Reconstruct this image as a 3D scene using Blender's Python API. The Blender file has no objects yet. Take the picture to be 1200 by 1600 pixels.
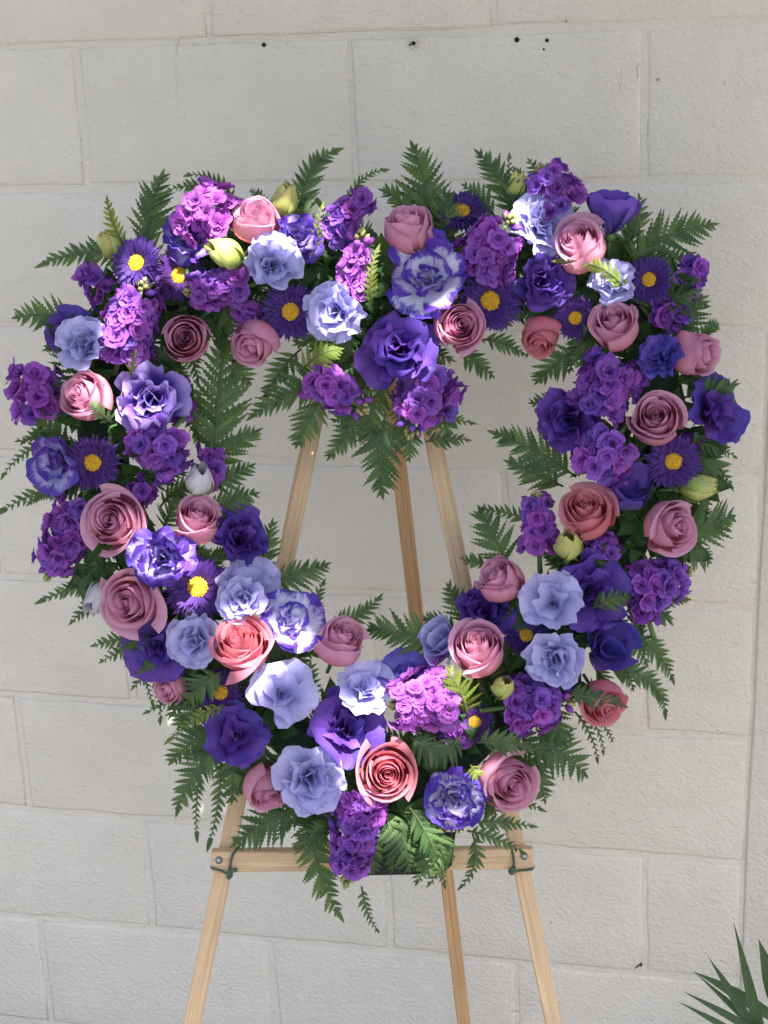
import bpy, math, random
import numpy as np
from mathutils import Vector, Matrix

D = bpy.data
scene = bpy.context.scene
COL = scene.collection
R = math.radians

# ------------------------------------------------------------------ camera
F_PX = 2800.0                       # focal length in pixels of the 1200 x 1600 photograph
GROUND = 1.95                       # height of the first mortar line's datum above the ground
CAM = Vector((1.06719, -2.46652, GROUND - 0.12257))
CAM_R = Matrix(((0.97014, -0.24062, -0.03041), (0.23898, 0.92701, 0.28905), (-0.04136, -0.28769, 0.95683)))
c_right, c_fwd, c_up = CAM_R.col[0].copy(), CAM_R.col[1].copy(), CAM_R.col[2].copy()
cam_data = D.cameras.new('camera')
cam_data.sensor_fit = 'VERTICAL'
cam_data.sensor_height = 24.0
cam_data.lens = F_PX / 1600 * 24.0
cam_data.clip_start = 0.05
cam_data.clip_end = 300
cam = D.objects.new('camera', cam_data)
cam.matrix_world = Matrix.LocRotScale(CAM, Matrix((c_right, c_up, -c_fwd)).transposed().to_quaternion(), None)
COL.objects.link(cam)
scene.camera = cam

# ------------------------------------------------------------------ light
SUN = Vector((0.36, -0.46, 0.81)).normalized()      # towards the sun
world = D.worlds.new('World')
scene.world = world
world.use_nodes = True
wn = world.node_tree
sky = wn.nodes.new('ShaderNodeTexSky')
sky.sky_type = 'NISHITA'
sky.sun_disc = False
sky.sun_elevation = math.asin(SUN.z)
sky.sun_rotation = math.atan2(SUN.x, SUN.y)
sky.dust_density = 2.5
sky.air_density = 1.0
sky.ozone_density = 0.6
bg = wn.nodes['Background']
bg.inputs[1].default_value = 0.06
wn.links.new(sky.outputs[0], bg.inputs[0])
sun_data = D.lights.new('sun', 'SUN')
sun_data.energy = 4.2
sun_data.angle = R(0.45)
sun_data.color = (1.0, 0.95, 0.86)
sun = D.objects.new('sun', sun_data)
sun.rotation_euler = SUN.to_track_quat('Z', 'Y').to_euler()
sun.location = (2, -1, 6)
COL.objects.link(sun)
vs = scene.view_settings
vs.view_transform = 'Standard'
vs.look = 'None'
vs.gamma = 1.0
vs.exposure = 2.38
scene.cycles.max_bounces = 8
scene.cycles.transparent_max_bounces = 4
scene.cycles.use_denoising = True


# ------------------------------------------------------------------ helpers
def ray(px, py):
    return (c_fwd + c_right * ((px - 600) / F_PX) - c_up * ((py - 800) / F_PX)).normalized()


def on_y(px, py, Y):
    d = ray(px, py)
    return CAM + d * ((Y - CAM.y) / d.y)


A_W = R(13.8)
LEAN = R(12)
e1 = Vector((math.cos(A_W), math.sin(A_W), 0))                      # along the crossbar
en = Vector((math.sin(A_W), -math.cos(A_W), 0))
nrm = en * math.cos(LEAN) + Vector((0, 0, 1)) * math.sin(LEAN)      # out of the wreath's face
e2 = Vector((0, 0, 1)) * math.cos(LEAN) - en * math.sin(LEAN)       # up along its face
W0 = on_y(590, 800, -0.42)
CM_PX = 100 * (W0 - CAM).length / F_PX                              # cm per photo pixel at the wreath


def at(px, py, lift=0.0):
    """Point seen at a photo pixel, lift cm in front of the back of the wreath."""
    d = ray(px, py)
    p0 = W0 + nrm * (lift / 100)
    return CAM + d * ((p0 - CAM).dot(nrm) / d.dot(nrm))


def facing(p, dx, dy):
    """Unit vector that points at the viewer's side, turned right by dx and up by dy."""
    t = (nrm + (CAM - p).normalized()).normalized()
    k = dx * dx + dy * dy
    if k > .96:
        dx, dy = dx * .98 / math.sqrt(k), dy * .98 / math.sqrt(k)
        k = .96
    return (c_right * dx + c_up * dy + t * math.sqrt(1 - k)).normalized()


def frame_z(z, roll=0.0):
    z = z.normalized()
    ref = Vector((0, 0, 1)) if abs(z.z) < .95 else Vector((1, 0, 0))
    x = ref.cross(z).normalized()
    y = z.cross(x)
    m = Matrix((x, y, z)).transposed()
    return m @ Matrix.Rotation(roll, 3, 'Z')


def mesh(name, verts, faces, mat=None, uvs=None, smooth=True):
    me = D.meshes.new(name)
    me.from_pydata([tuple(v) for v in verts], [], faces)
    if uvs is not None:
        lay = me.uv_layers.new(name='uv')
        idx = np.empty(len(me.loops), dtype=np.int32)
        me.loops.foreach_get('vertex_index', idx)
        lay.data.foreach_set('uv', np.asarray(uvs, dtype=np.float32)[idx].ravel())
    if smooth:
        me.polygons.foreach_set('use_smooth', np.ones(len(me.polygons), dtype=bool))
    if mat:
        me.materials.append(mat)
    me.update()
    return me


def link(name, data, parent=None, mw=None):
    o = D.objects.new(name, data)
    COL.objects.link(o)
    if parent is not None:
        o.parent = parent
    if mw is not None:
        o.matrix_basis = mw
    return o


def tag(o, label=None, cat=None, group=None, kind=None):
    if label: o['label'] = label
    if cat: o['category'] = cat
    if group: o['group'] = group
    if kind: o['kind'] = kind
    return o


def thing(name, label, cat, mw, group=None):
    o = D.objects.new(name, None)
    o.empty_display_size = .02
    COL.objects.link(o)
    o.matrix_basis = mw
    return tag(o, label, cat, group)


def joined(parts):
    V, Fc, U, n = [], [], [], 0
    for v, f, u in parts:
        V += list(v)
        U += list(u)
        Fc += [tuple(i + n for i in q) for q in f]
        n += len(v)
    return V, Fc, U


def tube(pts, rad, k=6, closed=False):
    pts = [Vector(p) for p in pts]
    n = len(pts)
    V, Fc, U = [], [], []
    prev = None
    for i, p in enumerate(pts):
        t = (pts[min(i + 1, n - 1)] - pts[max(i - 1, 0)]).normalized()
        if prev is None:
            prev = t.orthogonal().normalized()
        x = (prev - t * prev.dot(t)).normalized()
        prev = x
        y = t.cross(x)
        r = rad[i] if hasattr(rad, '__len__') else rad
        for j in range(k):
            a = 2 * math.pi * j / k
            V.append(p + x * (r * math.cos(a)) + y * (r * math.sin(a)))
            U.append((j / k, i / (n - 1)))
    for i in range(n - 1):
        for j in range(k):
            Fc.append((i * k + j, i * k + (j + 1) % k, (i + 1) * k + (j + 1) % k, (i + 1) * k + j))
    Fc.append(tuple(range(k))[::-1])
    Fc.append(tuple((n - 1) * k + j for j in range(k)))
    return V, Fc, U


def grid_faces(nu, nv, off=0):
    return [(off + j * nu + i, off + j * nu + i + 1, off + (j + 1) * nu + i + 1, off + (j + 1) * nu + i)
            for j in range(nv - 1) for i in range(nu - 1)]


# ------------------------------------------------------------------ materials
def new_mat(name):
    m = D.materials.new(name)
    m.use_nodes = True
    nt = m.node_tree
    return m, nt, nt.nodes['Principled BSDF'], nt.nodes['Material Output']


def N(nt, t, **kw):
    n = nt.nodes.new(t)
    for k, v in kw.items():
        setattr(n, k, v)
    return n


def mixc(nt, fac, a, b, blend='MIX'):
    n = N(nt, 'ShaderNodeMix', data_type='RGBA', blend_type=blend)
    for s, v in ((n.inputs[0], fac), (n.inputs[6], a), (n.inputs[7], b)):
        if hasattr(v, 'is_linked'):
            nt.links.new(v, s)
        elif isinstance(v, (int, float)):
            s.default_value = v
        else:
            s.default_value = (*v, 1)
    return n.outputs[2]


def ramp(nt, fac, stops):
    n = N(nt, 'ShaderNodeValToRGB')
    el = n.color_ramp.elements
    while len(el) < len(stops):
        el.new(.5)
    for e, (p, c) in zip(el, stops):
        e.position = p
        e.color = (*c, 1) if not isinstance(c, (int, float)) else (c, c, c, 1)
    nt.links.new(fac, n.inputs[0])
    return n.outputs[0]


def math_n(nt, op, a, b=None):
    n = N(nt, 'ShaderNodeMath', operation=op)
    for s, v in ((n.inputs[0], a), (n.inputs[1], b)):
        if v is None: continue
        if hasattr(v, 'is_linked'): nt.links.new(v, s)
        else: s.default_value = v
    return n.outputs[0]


def noise(nt, scale, detail=3, rough=.55, vec=None, dist=0):
    n = N(nt, 'ShaderNodeTexNoise')
    n.inputs['Scale'].default_value = scale
    n.inputs['Detail'].default_value = detail
    n.inputs['Roughness'].default_value = rough
    n.inputs['Distortion'].default_value = dist
    if vec is not None: nt.links.new(vec, n.inputs['Vector'])
    return n.outputs['Fac']


def bump(nt, height, strength, dist, normal=None):
    n = N(nt, 'ShaderNodeBump')
    n.inputs['Strength'].default_value = strength
    n.inputs['Distance'].default_value = dist
    nt.links.new(height, n.inputs['Height'])
    if normal is not None: nt.links.new(normal, n.inputs['Normal'])
    return n.outputs['Normal']


def position(nt):
    return N(nt, 'ShaderNodeNewGeometry').outputs['Position']


def stretch(nt, vec, s):
    n = N(nt, 'ShaderNodeMapping')
    n.inputs['Scale'].default_value = s
    nt.links.new(vec, n.inputs['Vector'])
    return n.outputs[0]


def petal_mat(name, base, tip, v0=.3, v1=1.0, trans=.3, rough=.55, hue=.012, val=.18, bicolor=None, vein=.25):
    """Petal colour runs from base to tip along the petal; thin enough for light to come through."""
    m, nt, bs, out = new_mat(name)
    uv = N(nt, 'ShaderNodeUVMap')
    sep = N(nt, 'ShaderNodeSeparateXYZ')
    nt.links.new(uv.outputs[0], sep.inputs[0])
    pos = position(nt)
    veins = noise(nt, 1.0, 2, .6, stretch(nt, uv.outputs[0], (26, 2.2, 1)))
    blot = noise(nt, 70, 3, .6, pos)
    if bicolor is None:
        mr = N(nt, 'ShaderNodeMapRange', interpolation_type='SMOOTHSTEP')
        mr.inputs[1].default_value = v0
        mr.inputs[2].default_value = v1
        nt.links.new(sep.outputs[1], mr.inputs[0])
        col = mixc(nt, mr.outputs[0], base, tip)
    else:
        lo, hi = bicolor
        u = math_n(nt, 'ABSOLUTE', math_n(nt, 'SUBTRACT', math_n(nt, 'MULTIPLY', sep.outputs[0], 2.0), 1.0))
        u = math_n(nt, 'MULTIPLY', math_n(nt, 'POWER', u, 3.0), .55)
        s = math_n(nt, 'ADD', sep.outputs[1], u)
        s = math_n(nt, 'ADD', s, math_n(nt, 'MULTIPLY', math_n(nt, 'SUBTRACT', veins, .5), .45))
        s = math_n(nt, 'ADD', s, math_n(nt, 'MULTIPLY', math_n(nt, 'SUBTRACT', blot, .5), .8))
        mr = N(nt, 'ShaderNodeMapRange', interpolation_type='SMOOTHSTEP')
        mr.inputs[1].default_value = lo
        mr.inputs[2].default_value = hi
        nt.links.new(s, mr.inputs[0])
        col = mixc(nt, mr.outputs[0], base, tip)
    col = mixc(nt, vein, col, mixc(nt, 1.0, col, ramp(nt, veins, [(.3, (.62, .60, .70)), (.7, (1.15, 1.15, 1.12))]), 'MULTIPLY'))
    hsv = N(nt, 'ShaderNodeHueSaturation')
    oi = N(nt, 'ShaderNodeObjectInfo')
    rnd = oi.outputs['Random']
    nt.links.new(math_n(nt, 'ADD', .5 - hue / 2, math_n(nt, 'MULTIPLY', rnd, hue)), hsv.inputs['Hue'])
    rv = math_n(nt, 'FRACT', math_n(nt, 'MULTIPLY', rnd, 17.3))
    vv = math_n(nt, 'ADD', 1 - val / 2, math_n(nt, 'MULTIPLY', rv, val))
    vv = math_n(nt, 'ADD', vv, math_n(nt, 'MULTIPLY', math_n(nt, 'SUBTRACT', blot, .5), .3))
    nt.links.new(vv, hsv.inputs['Value'])
    nt.links.new(col, hsv.inputs['Color'])
    c = hsv.outputs[0]
    nt.links.new(c, bs.inputs['Base Color'])
    bs.inputs['Roughness'].default_value = rough
    bs.inputs['Specular IOR Level'].default_value = .3
    nb = bump(nt, veins, .35, .0012)
    nt.links.new(nb, bs.inputs['Normal'])
    tr = N(nt, 'ShaderNodeBsdfTranslucent')
    nt.links.new(c, tr.inputs[0])
    mx = N(nt, 'ShaderNodeMixShader')
    mx.inputs[0].default_value = trans
    nt.links.new(bs.outputs[0], mx.inputs[1])
    nt.links.new(tr.outputs[0], mx.inputs[2])
    nt.links.new(mx.outputs[0], out.inputs[0])
    return m


M = {}
M['rose'] = petal_mat('rose_petal', (.70, .235, .315), (.73, .385, .545), .25, .95, trans=.46, hue=.025, val=.16, vein=.2)
M['rose_red'] = petal_mat('rose_petal_deep', (.70, .175, .215), (.72, .28, .35), .25, .95, trans=.46, hue=.02, val=.16, vein=.2)
M['lavender'] = petal_mat('lavender_petal', (.42, .40, .72), (.50, .48, .80), .2, .9, trans=.3, hue=.02, val=.14, vein=.3)
M['purple'] = petal_mat('purple_petal', (.068, .028, .21), (.105, .050, .325), .1, .9, trans=.25, hue=.03, val=.3, vein=.4)
M['violet'] = petal_mat('violet_petal', (.22, .17, .58), (.13, .085, .46), .3, .95, trans=.3, hue=.03, val=.2, vein=.5)
M['bicolor'] = petal_mat('white_purple_petal', (.66, .63, .84), (.10, .045, .42), trans=.3, hue=.02, val=.15, bicolor=(.74, 1.0), vein=.3)
M['bicolor_edge'] = petal_mat('purple_edged_petal', (.42, .36, .68), (.105, .045, .36), trans=.28, hue=.02, val=.2, bicolor=(.66, .98), vein=.45)
M['bicolor_pale'] = petal_mat('pale_edged_petal', (.10, .05, .36), (.40, .30, .70), .6, 1.0, trans=.3, hue=.02, val=.2, vein=.4)
M['stock'] = petal_mat('stock_petal', (.165, .042, .28), (.28, .09, .48), .1, .8, trans=.3, hue=.075, val=.35, vein=.35)
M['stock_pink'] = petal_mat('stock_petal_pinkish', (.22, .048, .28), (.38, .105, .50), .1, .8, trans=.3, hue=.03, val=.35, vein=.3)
M['aster'] = petal_mat('aster_petal', (.040, .014, .12), (.085, .030, .215), .2, 1.0, trans=.2, hue=.03, val=.35, vein=.3)
M['bud'] = petal_mat('bud_petal', (.36, .44, .11), (.60, .60, .22), .3, 1.0, trans=.3, hue=.03, val=.2, vein=.5)
M['bud_white'] = petal_mat('bud_petal_white', (.50, .55, .33), (.62, .60, .66), .2, .8, trans=.3, hue=.03, val=.2, vein=.4)
M['stock_bud'] = petal_mat('stock_bud_sepal', (.16, .20, .07), (.42, .38, .16), .2, 1.0, trans=.15, hue=.05, val=.4, vein=.4)


def leaf_mat(name, base, alt, trans=.3, rough=.42, tcol=None):
    m, nt, bs, out = new_mat(name)
    pos = position(nt)
    uv = N(nt, 'ShaderNodeUVMap')
    oi = N(nt, 'ShaderNodeObjectInfo')
    n1 = noise(nt, 55, 3, .6, pos)
    f = math_n(nt, 'ADD', math_n(nt, 'MULTIPLY', n1, .5), math_n(nt, 'MULTIPLY', oi.outputs['Random'], .55))
    c = ramp(nt, f, [(.2, base), (.85, alt)])
    rib = noise(nt, 1, 2, .5, stretch(nt, uv.outputs[0], (3, 22, 1)))
    nt.links.new(c, bs.inputs['Base Color'])
    bs.inputs['Roughness'].default_value = rough + .06
    bs.inputs['Specular IOR Level'].default_value = .3
    nt.links.new(bump(nt, rib, .5, .0012), bs.inputs['Normal'])
    tr = N(nt, 'ShaderNodeBsdfTranslucent')
    tc = mixc(nt, 1.0, c, tcol or (2.6, 2.4, .8), 'MULTIPLY')
    nt.links.new(tc, tr.inputs[0])
    mx = N(nt, 'ShaderNodeMixShader')
    mx.inputs[0].default_value = trans
    nt.links.new(bs.outputs[0], mx.inputs[1])
    nt.links.new(tr.outputs[0], mx.inputs[2])
    nt.links.new(mx.outputs[0], out.inputs[0])
    return m


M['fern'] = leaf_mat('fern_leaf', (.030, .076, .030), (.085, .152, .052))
M['fern_sunlit'] = leaf_mat('sunlit_fern_leaf', (.10, .16, .03), (.20, .24, .05), trans=.4)  # same fern leaf, paler and yellower: sun glow put into its colour
M['strap'] = leaf_mat('strap_leaf', (.028, .062, .03), (.055, .105, .04), trans=.12, rough=.4)
M['canopy'] = leaf_mat('added_canopy_leaf', (.03, .06, .02), (.07, .11, .03), trans=.04, rough=.5)  # leaves of the added, unseen bough that blocks the sun


def plain(name, col, rough=.6, nscale=90, amt=.3, metal=0, bmp=.0):
    m, nt, bs, out = new_mat(name)
    pos = position(nt)
    n1 = noise(nt, nscale, 4, .6, pos)
    c = ramp(nt, n1, [(.3, tuple(x * (1 - amt) for x in col)), (.7, tuple(min(1, x * (1 + amt)) for x in col))])
    nt.links.new(c, bs.inputs['Base Color'])
    bs.inputs['Roughness'].default_value = rough
    bs.inputs['Metallic'].default_value = metal
    if bmp:
        nt.links.new(bump(nt, n1, .6, bmp), bs.inputs['Normal'])
    return m


M['stem'] = plain('green_stem', (.085, .15, .045), .5, 60)
M['fern_stem'] = plain('fern_stem', (.07, .085, .03), .5, 60)
M['calyx'] = plain('green_calyx', (.09, .15, .05), .5, 80)
M['disc'] = plain('aster_disc', (.58, .33, .015), .7, 420, .45, bmp=.001)
M['disc_rim'] = plain('aster_disc_rim', (.60, .30, .015), .7, 900, .4)
M['foam'] = plain('floral_foam', (.012, .030, .014), .9, 200, .4, bmp=.002)
M['tray'] = plain('black_plastic', (.006, .006, .007), .75, 40, .2)
M['wire'] = plain('green_wire', (.035, .075, .05), .45, 100, .4)
M['steel'] = plain('zinc_bolt', (.33, .35, .40), .4, 200, .3, metal=.8)
M['hole'] = plain('dark_hole', (.012, .010, .009), .9, 300, .4)
M['rust'] = plain('rust_spot', (.42, .31, .21), .8, 300, .3)
M['bark'] = plain('bark', (.12, .09, .065), .9, 30, .4, bmp=.01)


def wood_mat(name, a, b):
    m, nt, bs, out = new_mat(name)
    tc = N(nt, 'ShaderNodeTexCoord').outputs['Object']
    oi = N(nt, 'ShaderNodeObjectInfo')
    add = N(nt, 'ShaderNodeVectorMath', operation='ADD')
    nt.links.new(tc, add.inputs[0])
    cmb = N(nt, 'ShaderNodeCombineXYZ')
    for i in range(3):
        nt.links.new(math_n(nt, 'MULTIPLY', oi.outputs['Random'], 7.0 + i), cmb.inputs[i])
    nt.links.new(cmb.outputs[0], add.inputs[1])
    v = add.outputs[0]
    g1 = noise(nt, 1, 3, .55, stretch(nt, v, (230, 230, 2.6)), .6)
    g2 = noise(nt, 1, 4, .6, stretch(nt, v, (900, 900, 22)))
    g3 = noise(nt, 1, 2, .5, stretch(nt, v, (14, 14, 4)))
    c = ramp(nt, g1, [(.30, b), (.46, a), (.56, tuple(x * 1.08 for x in a)), (.72, b)])
    c = mixc(nt, .45, c, mixc(nt, 1.0, c, ramp(nt, g2, [(.3, .6), (.7, 1.15)]), 'MULTIPLY'))
    c = mixc(nt, .6, c, mixc(nt, 1.0, c, ramp(nt, g3, [(.3, .72), (.7, 1.15)]), 'MULTIPLY'))
    nt.links.new(c, bs.inputs['Base Color'])
    bs.inputs['Roughness'].default_value = .65
    nt.links.new(bump(nt, g2, .4, .0008), bs.inputs['Normal'])
    return m


M['pine'] = wood_mat('pine', (.60, .43, .265), (.47, .30, .165))
M['pine_dark'] = wood_mat('pine_back', (.55, .335, .165), (.43, .245, .11))


def wall_mat():
    m, nt, bs, out = new_mat('painted_masonry')
    pos = position(nt)
    big = noise(nt, 2.2, 3, .6, pos)
    mid = noise(nt, 14, 4, .6, pos)
    c = ramp(nt, big, [(.3, (.665, .615, .540)), (.7, (.715, .668, .595))])
    c = mixc(nt, .35, c, mixc(nt, 1.0, c, ramp(nt, mid, [(.3, .88), (.7, 1.05)]), 'MULTIPLY'))
    # dirt specks
    sp = noise(nt, 150, 2, .5, pos)
    c = mixc(nt, ramp(nt, sp, [(.70, 0.0), (.78, .35)]), c, (.36, .32, .27))
    nt.links.new(c, bs.inputs['Base Color'])
    bs.inputs['Roughness'].default_value = .62
    bs.inputs['Specular IOR Level'].default_value = .35
    tilt = N(nt, 'ShaderNodeMapping')
    tilt.inputs['Rotation'].default_value = (0, R(40), 0)
    tilt.inputs['Scale'].default_value = (1, 1, 1.45)
    nt.links.new(pos, tilt.inputs['Vector'])
    fine = noise(nt, 120, 4, .62, tilt.outputs[0], .2)
    grain = noise(nt, 330, 2, .5, pos)
    lump = noise(nt, 26, 3, .5, pos)
    pits = ramp(nt, noise(nt, 80, 2, .4, tilt.outputs[0], .3), [(.27, 0.0), (.37, 1.0)])
    ridges = ramp(nt, noise(nt, 48, 3, .55, stretch(nt, pos, (1, 1, 1.5)), .5), [(.58, 0.0), (.70, 1.0)])
    h = math_n(nt, 'ADD', math_n(nt, 'MULTIPLY', fine, 1.3), math_n(nt, 'MULTIPLY', grain, .34))
    h = math_n(nt, 'ADD', h, math_n(nt, 'MULTIPLY', lump, .9))
    h = math_n(nt, 'ADD', h, math_n(nt, 'MULTIPLY', pits, .32))
    h = math_n(nt, 'ADD', h, math_n(nt, 'MULTIPLY', ridges, .28))
    nt.links.new(bump(nt, h, .7, .0038), bs.inputs['Normal'])
    return m


M['wall'] = wall_mat()


def ground_mat():
    m, nt, bs, out = new_mat('concrete')
    pos = position(nt)
    a = noise(nt, 1.5, 4, .6, pos)
    b = noise(nt, 60, 4, .6, pos)
    c = ramp(nt, a, [(.3, (.085, .08, .073)), (.7, (.12, .112, .104))])
    c = mixc(nt, .4, c, mixc(nt, 1.0, c, ramp(nt, b, [(.3, .7), (.7, 1.15)]), 'MULTIPLY'))
    nt.links.new(c, bs.inputs['Base Color'])
    bs.inputs['Roughness'].default_value = .85
    nt.links.new(bump(nt, b, .5, .003), bs.inputs['Normal'])
    return m


M['ground'] = ground_mat()

# ------------------------------------------------------------------ ground and wall
g = link('ground', mesh('ground', [(-40, -60, 0), (40, -60, 0), (40, .0, 0), (-40, .0, 0)], [(0, 1, 2, 3)], M['ground'], smooth=False))
tag(g, 'plain concrete ground in front of the wall', 'ground', kind='structure')

BW, BH = .4064, .2032
GAP = .0100
PIER_U = lambda z: (2.352 + (2.412 - 2.352) * (z - (GROUND - 1.70)) / (1.70 - .75)) * BW     # left edge of the pier
wall = thing('block_wall', 'cream painted concrete block wall with recessed mortar joints', 'wall', Matrix.Translation((0, 0, 0)))


def block_mesh(w, h, seed):
    """One block: rounded uneven arrises, front at y = 0, slightly wavy face."""
    rn = random.Random(seed)
    nx, nz = (9, 5) if w > .3 else (5, 5)
    V, Fc = [], []
    bev = .0058
    for j in range(nz):
        for i in range(nx):
            x = -w / 2 + bev + (w - 2 * bev) * i / (nx - 1)
            z = -h / 2 + bev + (h - 2 * bev) * j / (nz - 1)
            edge = i in (0, nx - 1) or j in (0, nz - 1)
            if i in (0, nx - 1): x += rn.uniform(-.0018, .0018)
            if j in (0, nz - 1): z += rn.uniform(-.0018, .0018)
            V.append((x, rn.uniform(-.0005, .0005) + (.0004 if edge else 0), z))
    Fc += grid_faces(nx, nz)
    ring = [i for i in range(nx)] + [j * nx + nx - 1 for j in range(1, nz)] + \
           [(nz - 1) * nx + i for i in range(nx - 2, -1, -1)] + [j * nx for j in range(nz - 2, 0, -1)]
    prev = ring
    for grow, dep in ((.55, .0006), (1.0, .0026), (1.0, .03)):
        cur = []
        for q in ring:
            x, y, z = V[q]
            sx = 1 if x > w / 2 - 2.5 * bev else -1 if x < -w / 2 + 2.5 * bev else 0
            sz = 1 if z > h / 2 - 2.5 * bev else -1 if z < -h / 2 + 2.5 * bev else 0
            V.append((x + sx * bev * grow, y + dep, z + sz * bev * grow))
            cur.append(len(V) - 1)
        for a in range(len(ring)):
            b = (a + 1) % len(ring)
            Fc.append((prev[b], prev[a], cur[a], cur[b]))
        prev = cur
    return mesh('block', V, Fc, M['wall'])


full = [block_mesh(BW - GAP, BH - GAP, 10 + k) for k in range(7)]
rb = random.Random(5)
top_row, bottom_row = -4, 9
for row in range(top_row, bottom_row + 1):
    z1 = GROUND - row * BH
    zc = z1 - BH / 2
    if zc - BH / 2 < .0:
        continue
    shift = 0.0 if row % 2 else .5
    edge = PIER_U(zc) - .008
    for k in range(-9, 4):
        x0, x1 = (k + shift) * BW, (k + 1 + shift) * BW
        if x0 > edge - .05: continue
        if x1 > edge + .004:
            w = edge - x0
            me = block_mesh(w, BH - GAP, 100 + row)
            o = link('block', me, wall, Matrix.Translation((x0 + GAP / 2 + w / 2 - GAP / 4, rb.uniform(0, .0012), zc)))
        else:
            o = link('block', rb.choice(full), wall,
                     Matrix.Translation(((x0 + x1) / 2 + rb.uniform(-.0015, .0015), rb.uniform(-.0008, .0012), zc + rb.uniform(-.001, .001)))
                     @ Matrix.Rotation(R(rb.uniform(-.12, .12)), 4, 'Y'))
zt = GROUND - top_row * BH
zb = GROUND - (bottom_row + 1) * BH + .08
# concave mortar behind the blocks, and the block bulk behind it
V = [(-3.7, .0030, 0.0), (1.4, .0030, 0.0), (1.4, .0030, zt), (-3.7, .0030, zt), (-3.7, .20, 0.0), (1.4, .20, 0.0), (1.4, .20, zt), (-3.7, .20, zt)]
link('mortar', mesh('mortar', V, [(0, 1, 2, 3), (5, 4, 7, 6), (3, 2, 6, 7), (4, 0, 3, 7), (1, 5, 6, 2)], M['wall'], smooth=False), wall)

# the plain pier to the right of the seam
pier = thing('wall_pier', 'plain painted masonry pier right of the vertical seam at the wall end', 'wall pier', Matrix.Translation((0, 0, 0)))
V, Fc = [], []
nz = 26
rp = random.Random(3)
for j in range(nz):
    z = zt * j / (nz - 1)
    x = PIER_U(z) + rp.uniform(-.0012, .0012)
    for (dx, y) in ((.0, .02), (.0, .003), (.0016, -.0005), (.005, -.0018), (.45, -.0018), (.90, -.0018), (.90, .2)):
        V.append((x + dx, y, z))
Fc = grid_faces(7, nz)
link('pier_face', mesh('pier_face', V, Fc, M['wall']), pier)


def disc(r, depth, k=14, lip=.0):
    V = [(0, depth, 0)]
    for rr, y in ((r * .85, depth), (r, 0), (r * 1.25, -lip)):
        for i in range(k):
            a = 2 * math.pi * i / k
            V.append((rr * math.cos(a), y, rr * math.sin(a)))
    Fc = [(0, 1 + (i + 1) % k, 1 + i) for i in range(k)]
    Fc += [(1 + q * k + i, 1 + q * k + (i + 1) % k, 1 + (q + 1) * k + (i + 1) % k, 1 + (q + 1) * k + i) for q in range(2) for i in range(k)]
    return V, Fc


for i, (px, py, r, mk) in enumerate([(413, 70, .0035, 'hole'), (646.5, 67.5, .0032, 'hole'), (641, 70, .0018, 'hole'), (808, 62, .0034, 'hole'), (855, 63, .0026, 'hole'),
                                     (850, 77, .0018, 'hole'), (1028, 124, .0026, 'rust'), (885, 33, .0025, 'rust'), (862, 1440, .0022, 'rust')]):
    V, Fc = disc(r * .75, .0, 12, 0)
    sc = Matrix.Diagonal((rb.uniform(.85, 1.15), 1, rb.uniform(.85, 1.2), 1))
    link('bolt_hole' if mk == 'hole' else 'rust_spot', mesh('bolt_hole', [(x, y - .0022, z) for x, y, z in V], Fc, M[mk]), wall,
         Matrix.Translation(on_y(px, py, 0.0)) @ sc)
# chipped plug ring and the putty smears
ringpts = [(math.cos(a) * .0078, -.0015, math.sin(a) * .0078) for a in np.linspace(0, 2 * math.pi, 17)]
link('plug_ring', mesh('plug_ring', *tube(ringpts, .0011, 5)[:2], M['wall']), wall, Matrix.Translation(on_y(646.5, 67.5, 0.0)))
for pts, r in (([(277, 168), (275, 130), (274, 96), (276, 66), (282, 57), (330, 55), (395, 52)], .0011),
               ([(480, 46), (560, 43), (640, 42), (740, 38), (800, 36)], .0013),
               ([(970, 104), (973, 120), (971, 138), (970, 146), (978, 149)], .0017),
               ([(1000, 99), (997, 108), (997, 122)], .0019),
               ([(800, 36), (850, 33), (890, 30)], .001)):
    pp = [on_y(x, y, .0003) for x, y in pts]
    link('putty_smear', mesh('putty_smear', *tube(pp, [r * .5] + [r] * (len(pp) - 2) + [r * .4], 6)[:2], M['wall']), wall)


# ------------------------------------------------------------------ easel
def beam(name, a, b, w, d, wdir, mat, parent, ext=0.0):
    """Squared batten from a to b; w across (along wdir), d deep; local Z along the grain."""
    a, b = Vector(a), Vector(b)
    z = (b - a).normalized()
    x = (wdir - z * wdir.dot(z)).normalized()
    y = z.cross(x)
    L = (b - a).length
    bv = .0014
    V, Fc = [], []
    for zz, k in ((0, bv), (bv, 0), (L * .25, 0), (L * .5, 0), (L * .75, 0), (L - bv, 0), (L, bv)):
        hw, hd = w / 2 - k, d / 2 - k
        for (sx, sy) in ((-1, -1), (1, -1), (1, 1), (-1, 1)):
            V.append((sx * (hw - bv), sy * hd, zz)) if True else None
            V.append((sx * hw, sy * (hd - bv), zz))
    # reorder each ring counter-clockwise
    R8 = [1, 0, 2, 3, 5, 4, 6, 7]
    VV = []
    for q in range(7):
        ring = V[q * 8:q * 8 + 8]
        VV += [ring[i] for i in R8]
    for q in range(6):
        for i in range(8):
            Fc.append((q * 8 + i, q * 8 + (i + 1) % 8, (q + 1) * 8 + (i + 1) % 8, (q + 1) * 8 + i))
    Fc.append(tuple(range(8))[::-1])
    Fc.append(tuple(48 + i for i in range(8)))
    m4 = Matrix.Translation(a) @ Matrix((x, y, z)).transposed().to_4x4()
    return link(name, mesh(name, VV, Fc, mat, smooth=False), parent, parent.matrix_basis.inverted() @ m4)


foot = at(590, 1600, -3)
easel = thing('easel', 'pine tripod easel with wired crossbar holding the flower heart', 'easel', Matrix.Translation((W0.x, W0.y - .25, 0)))


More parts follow.
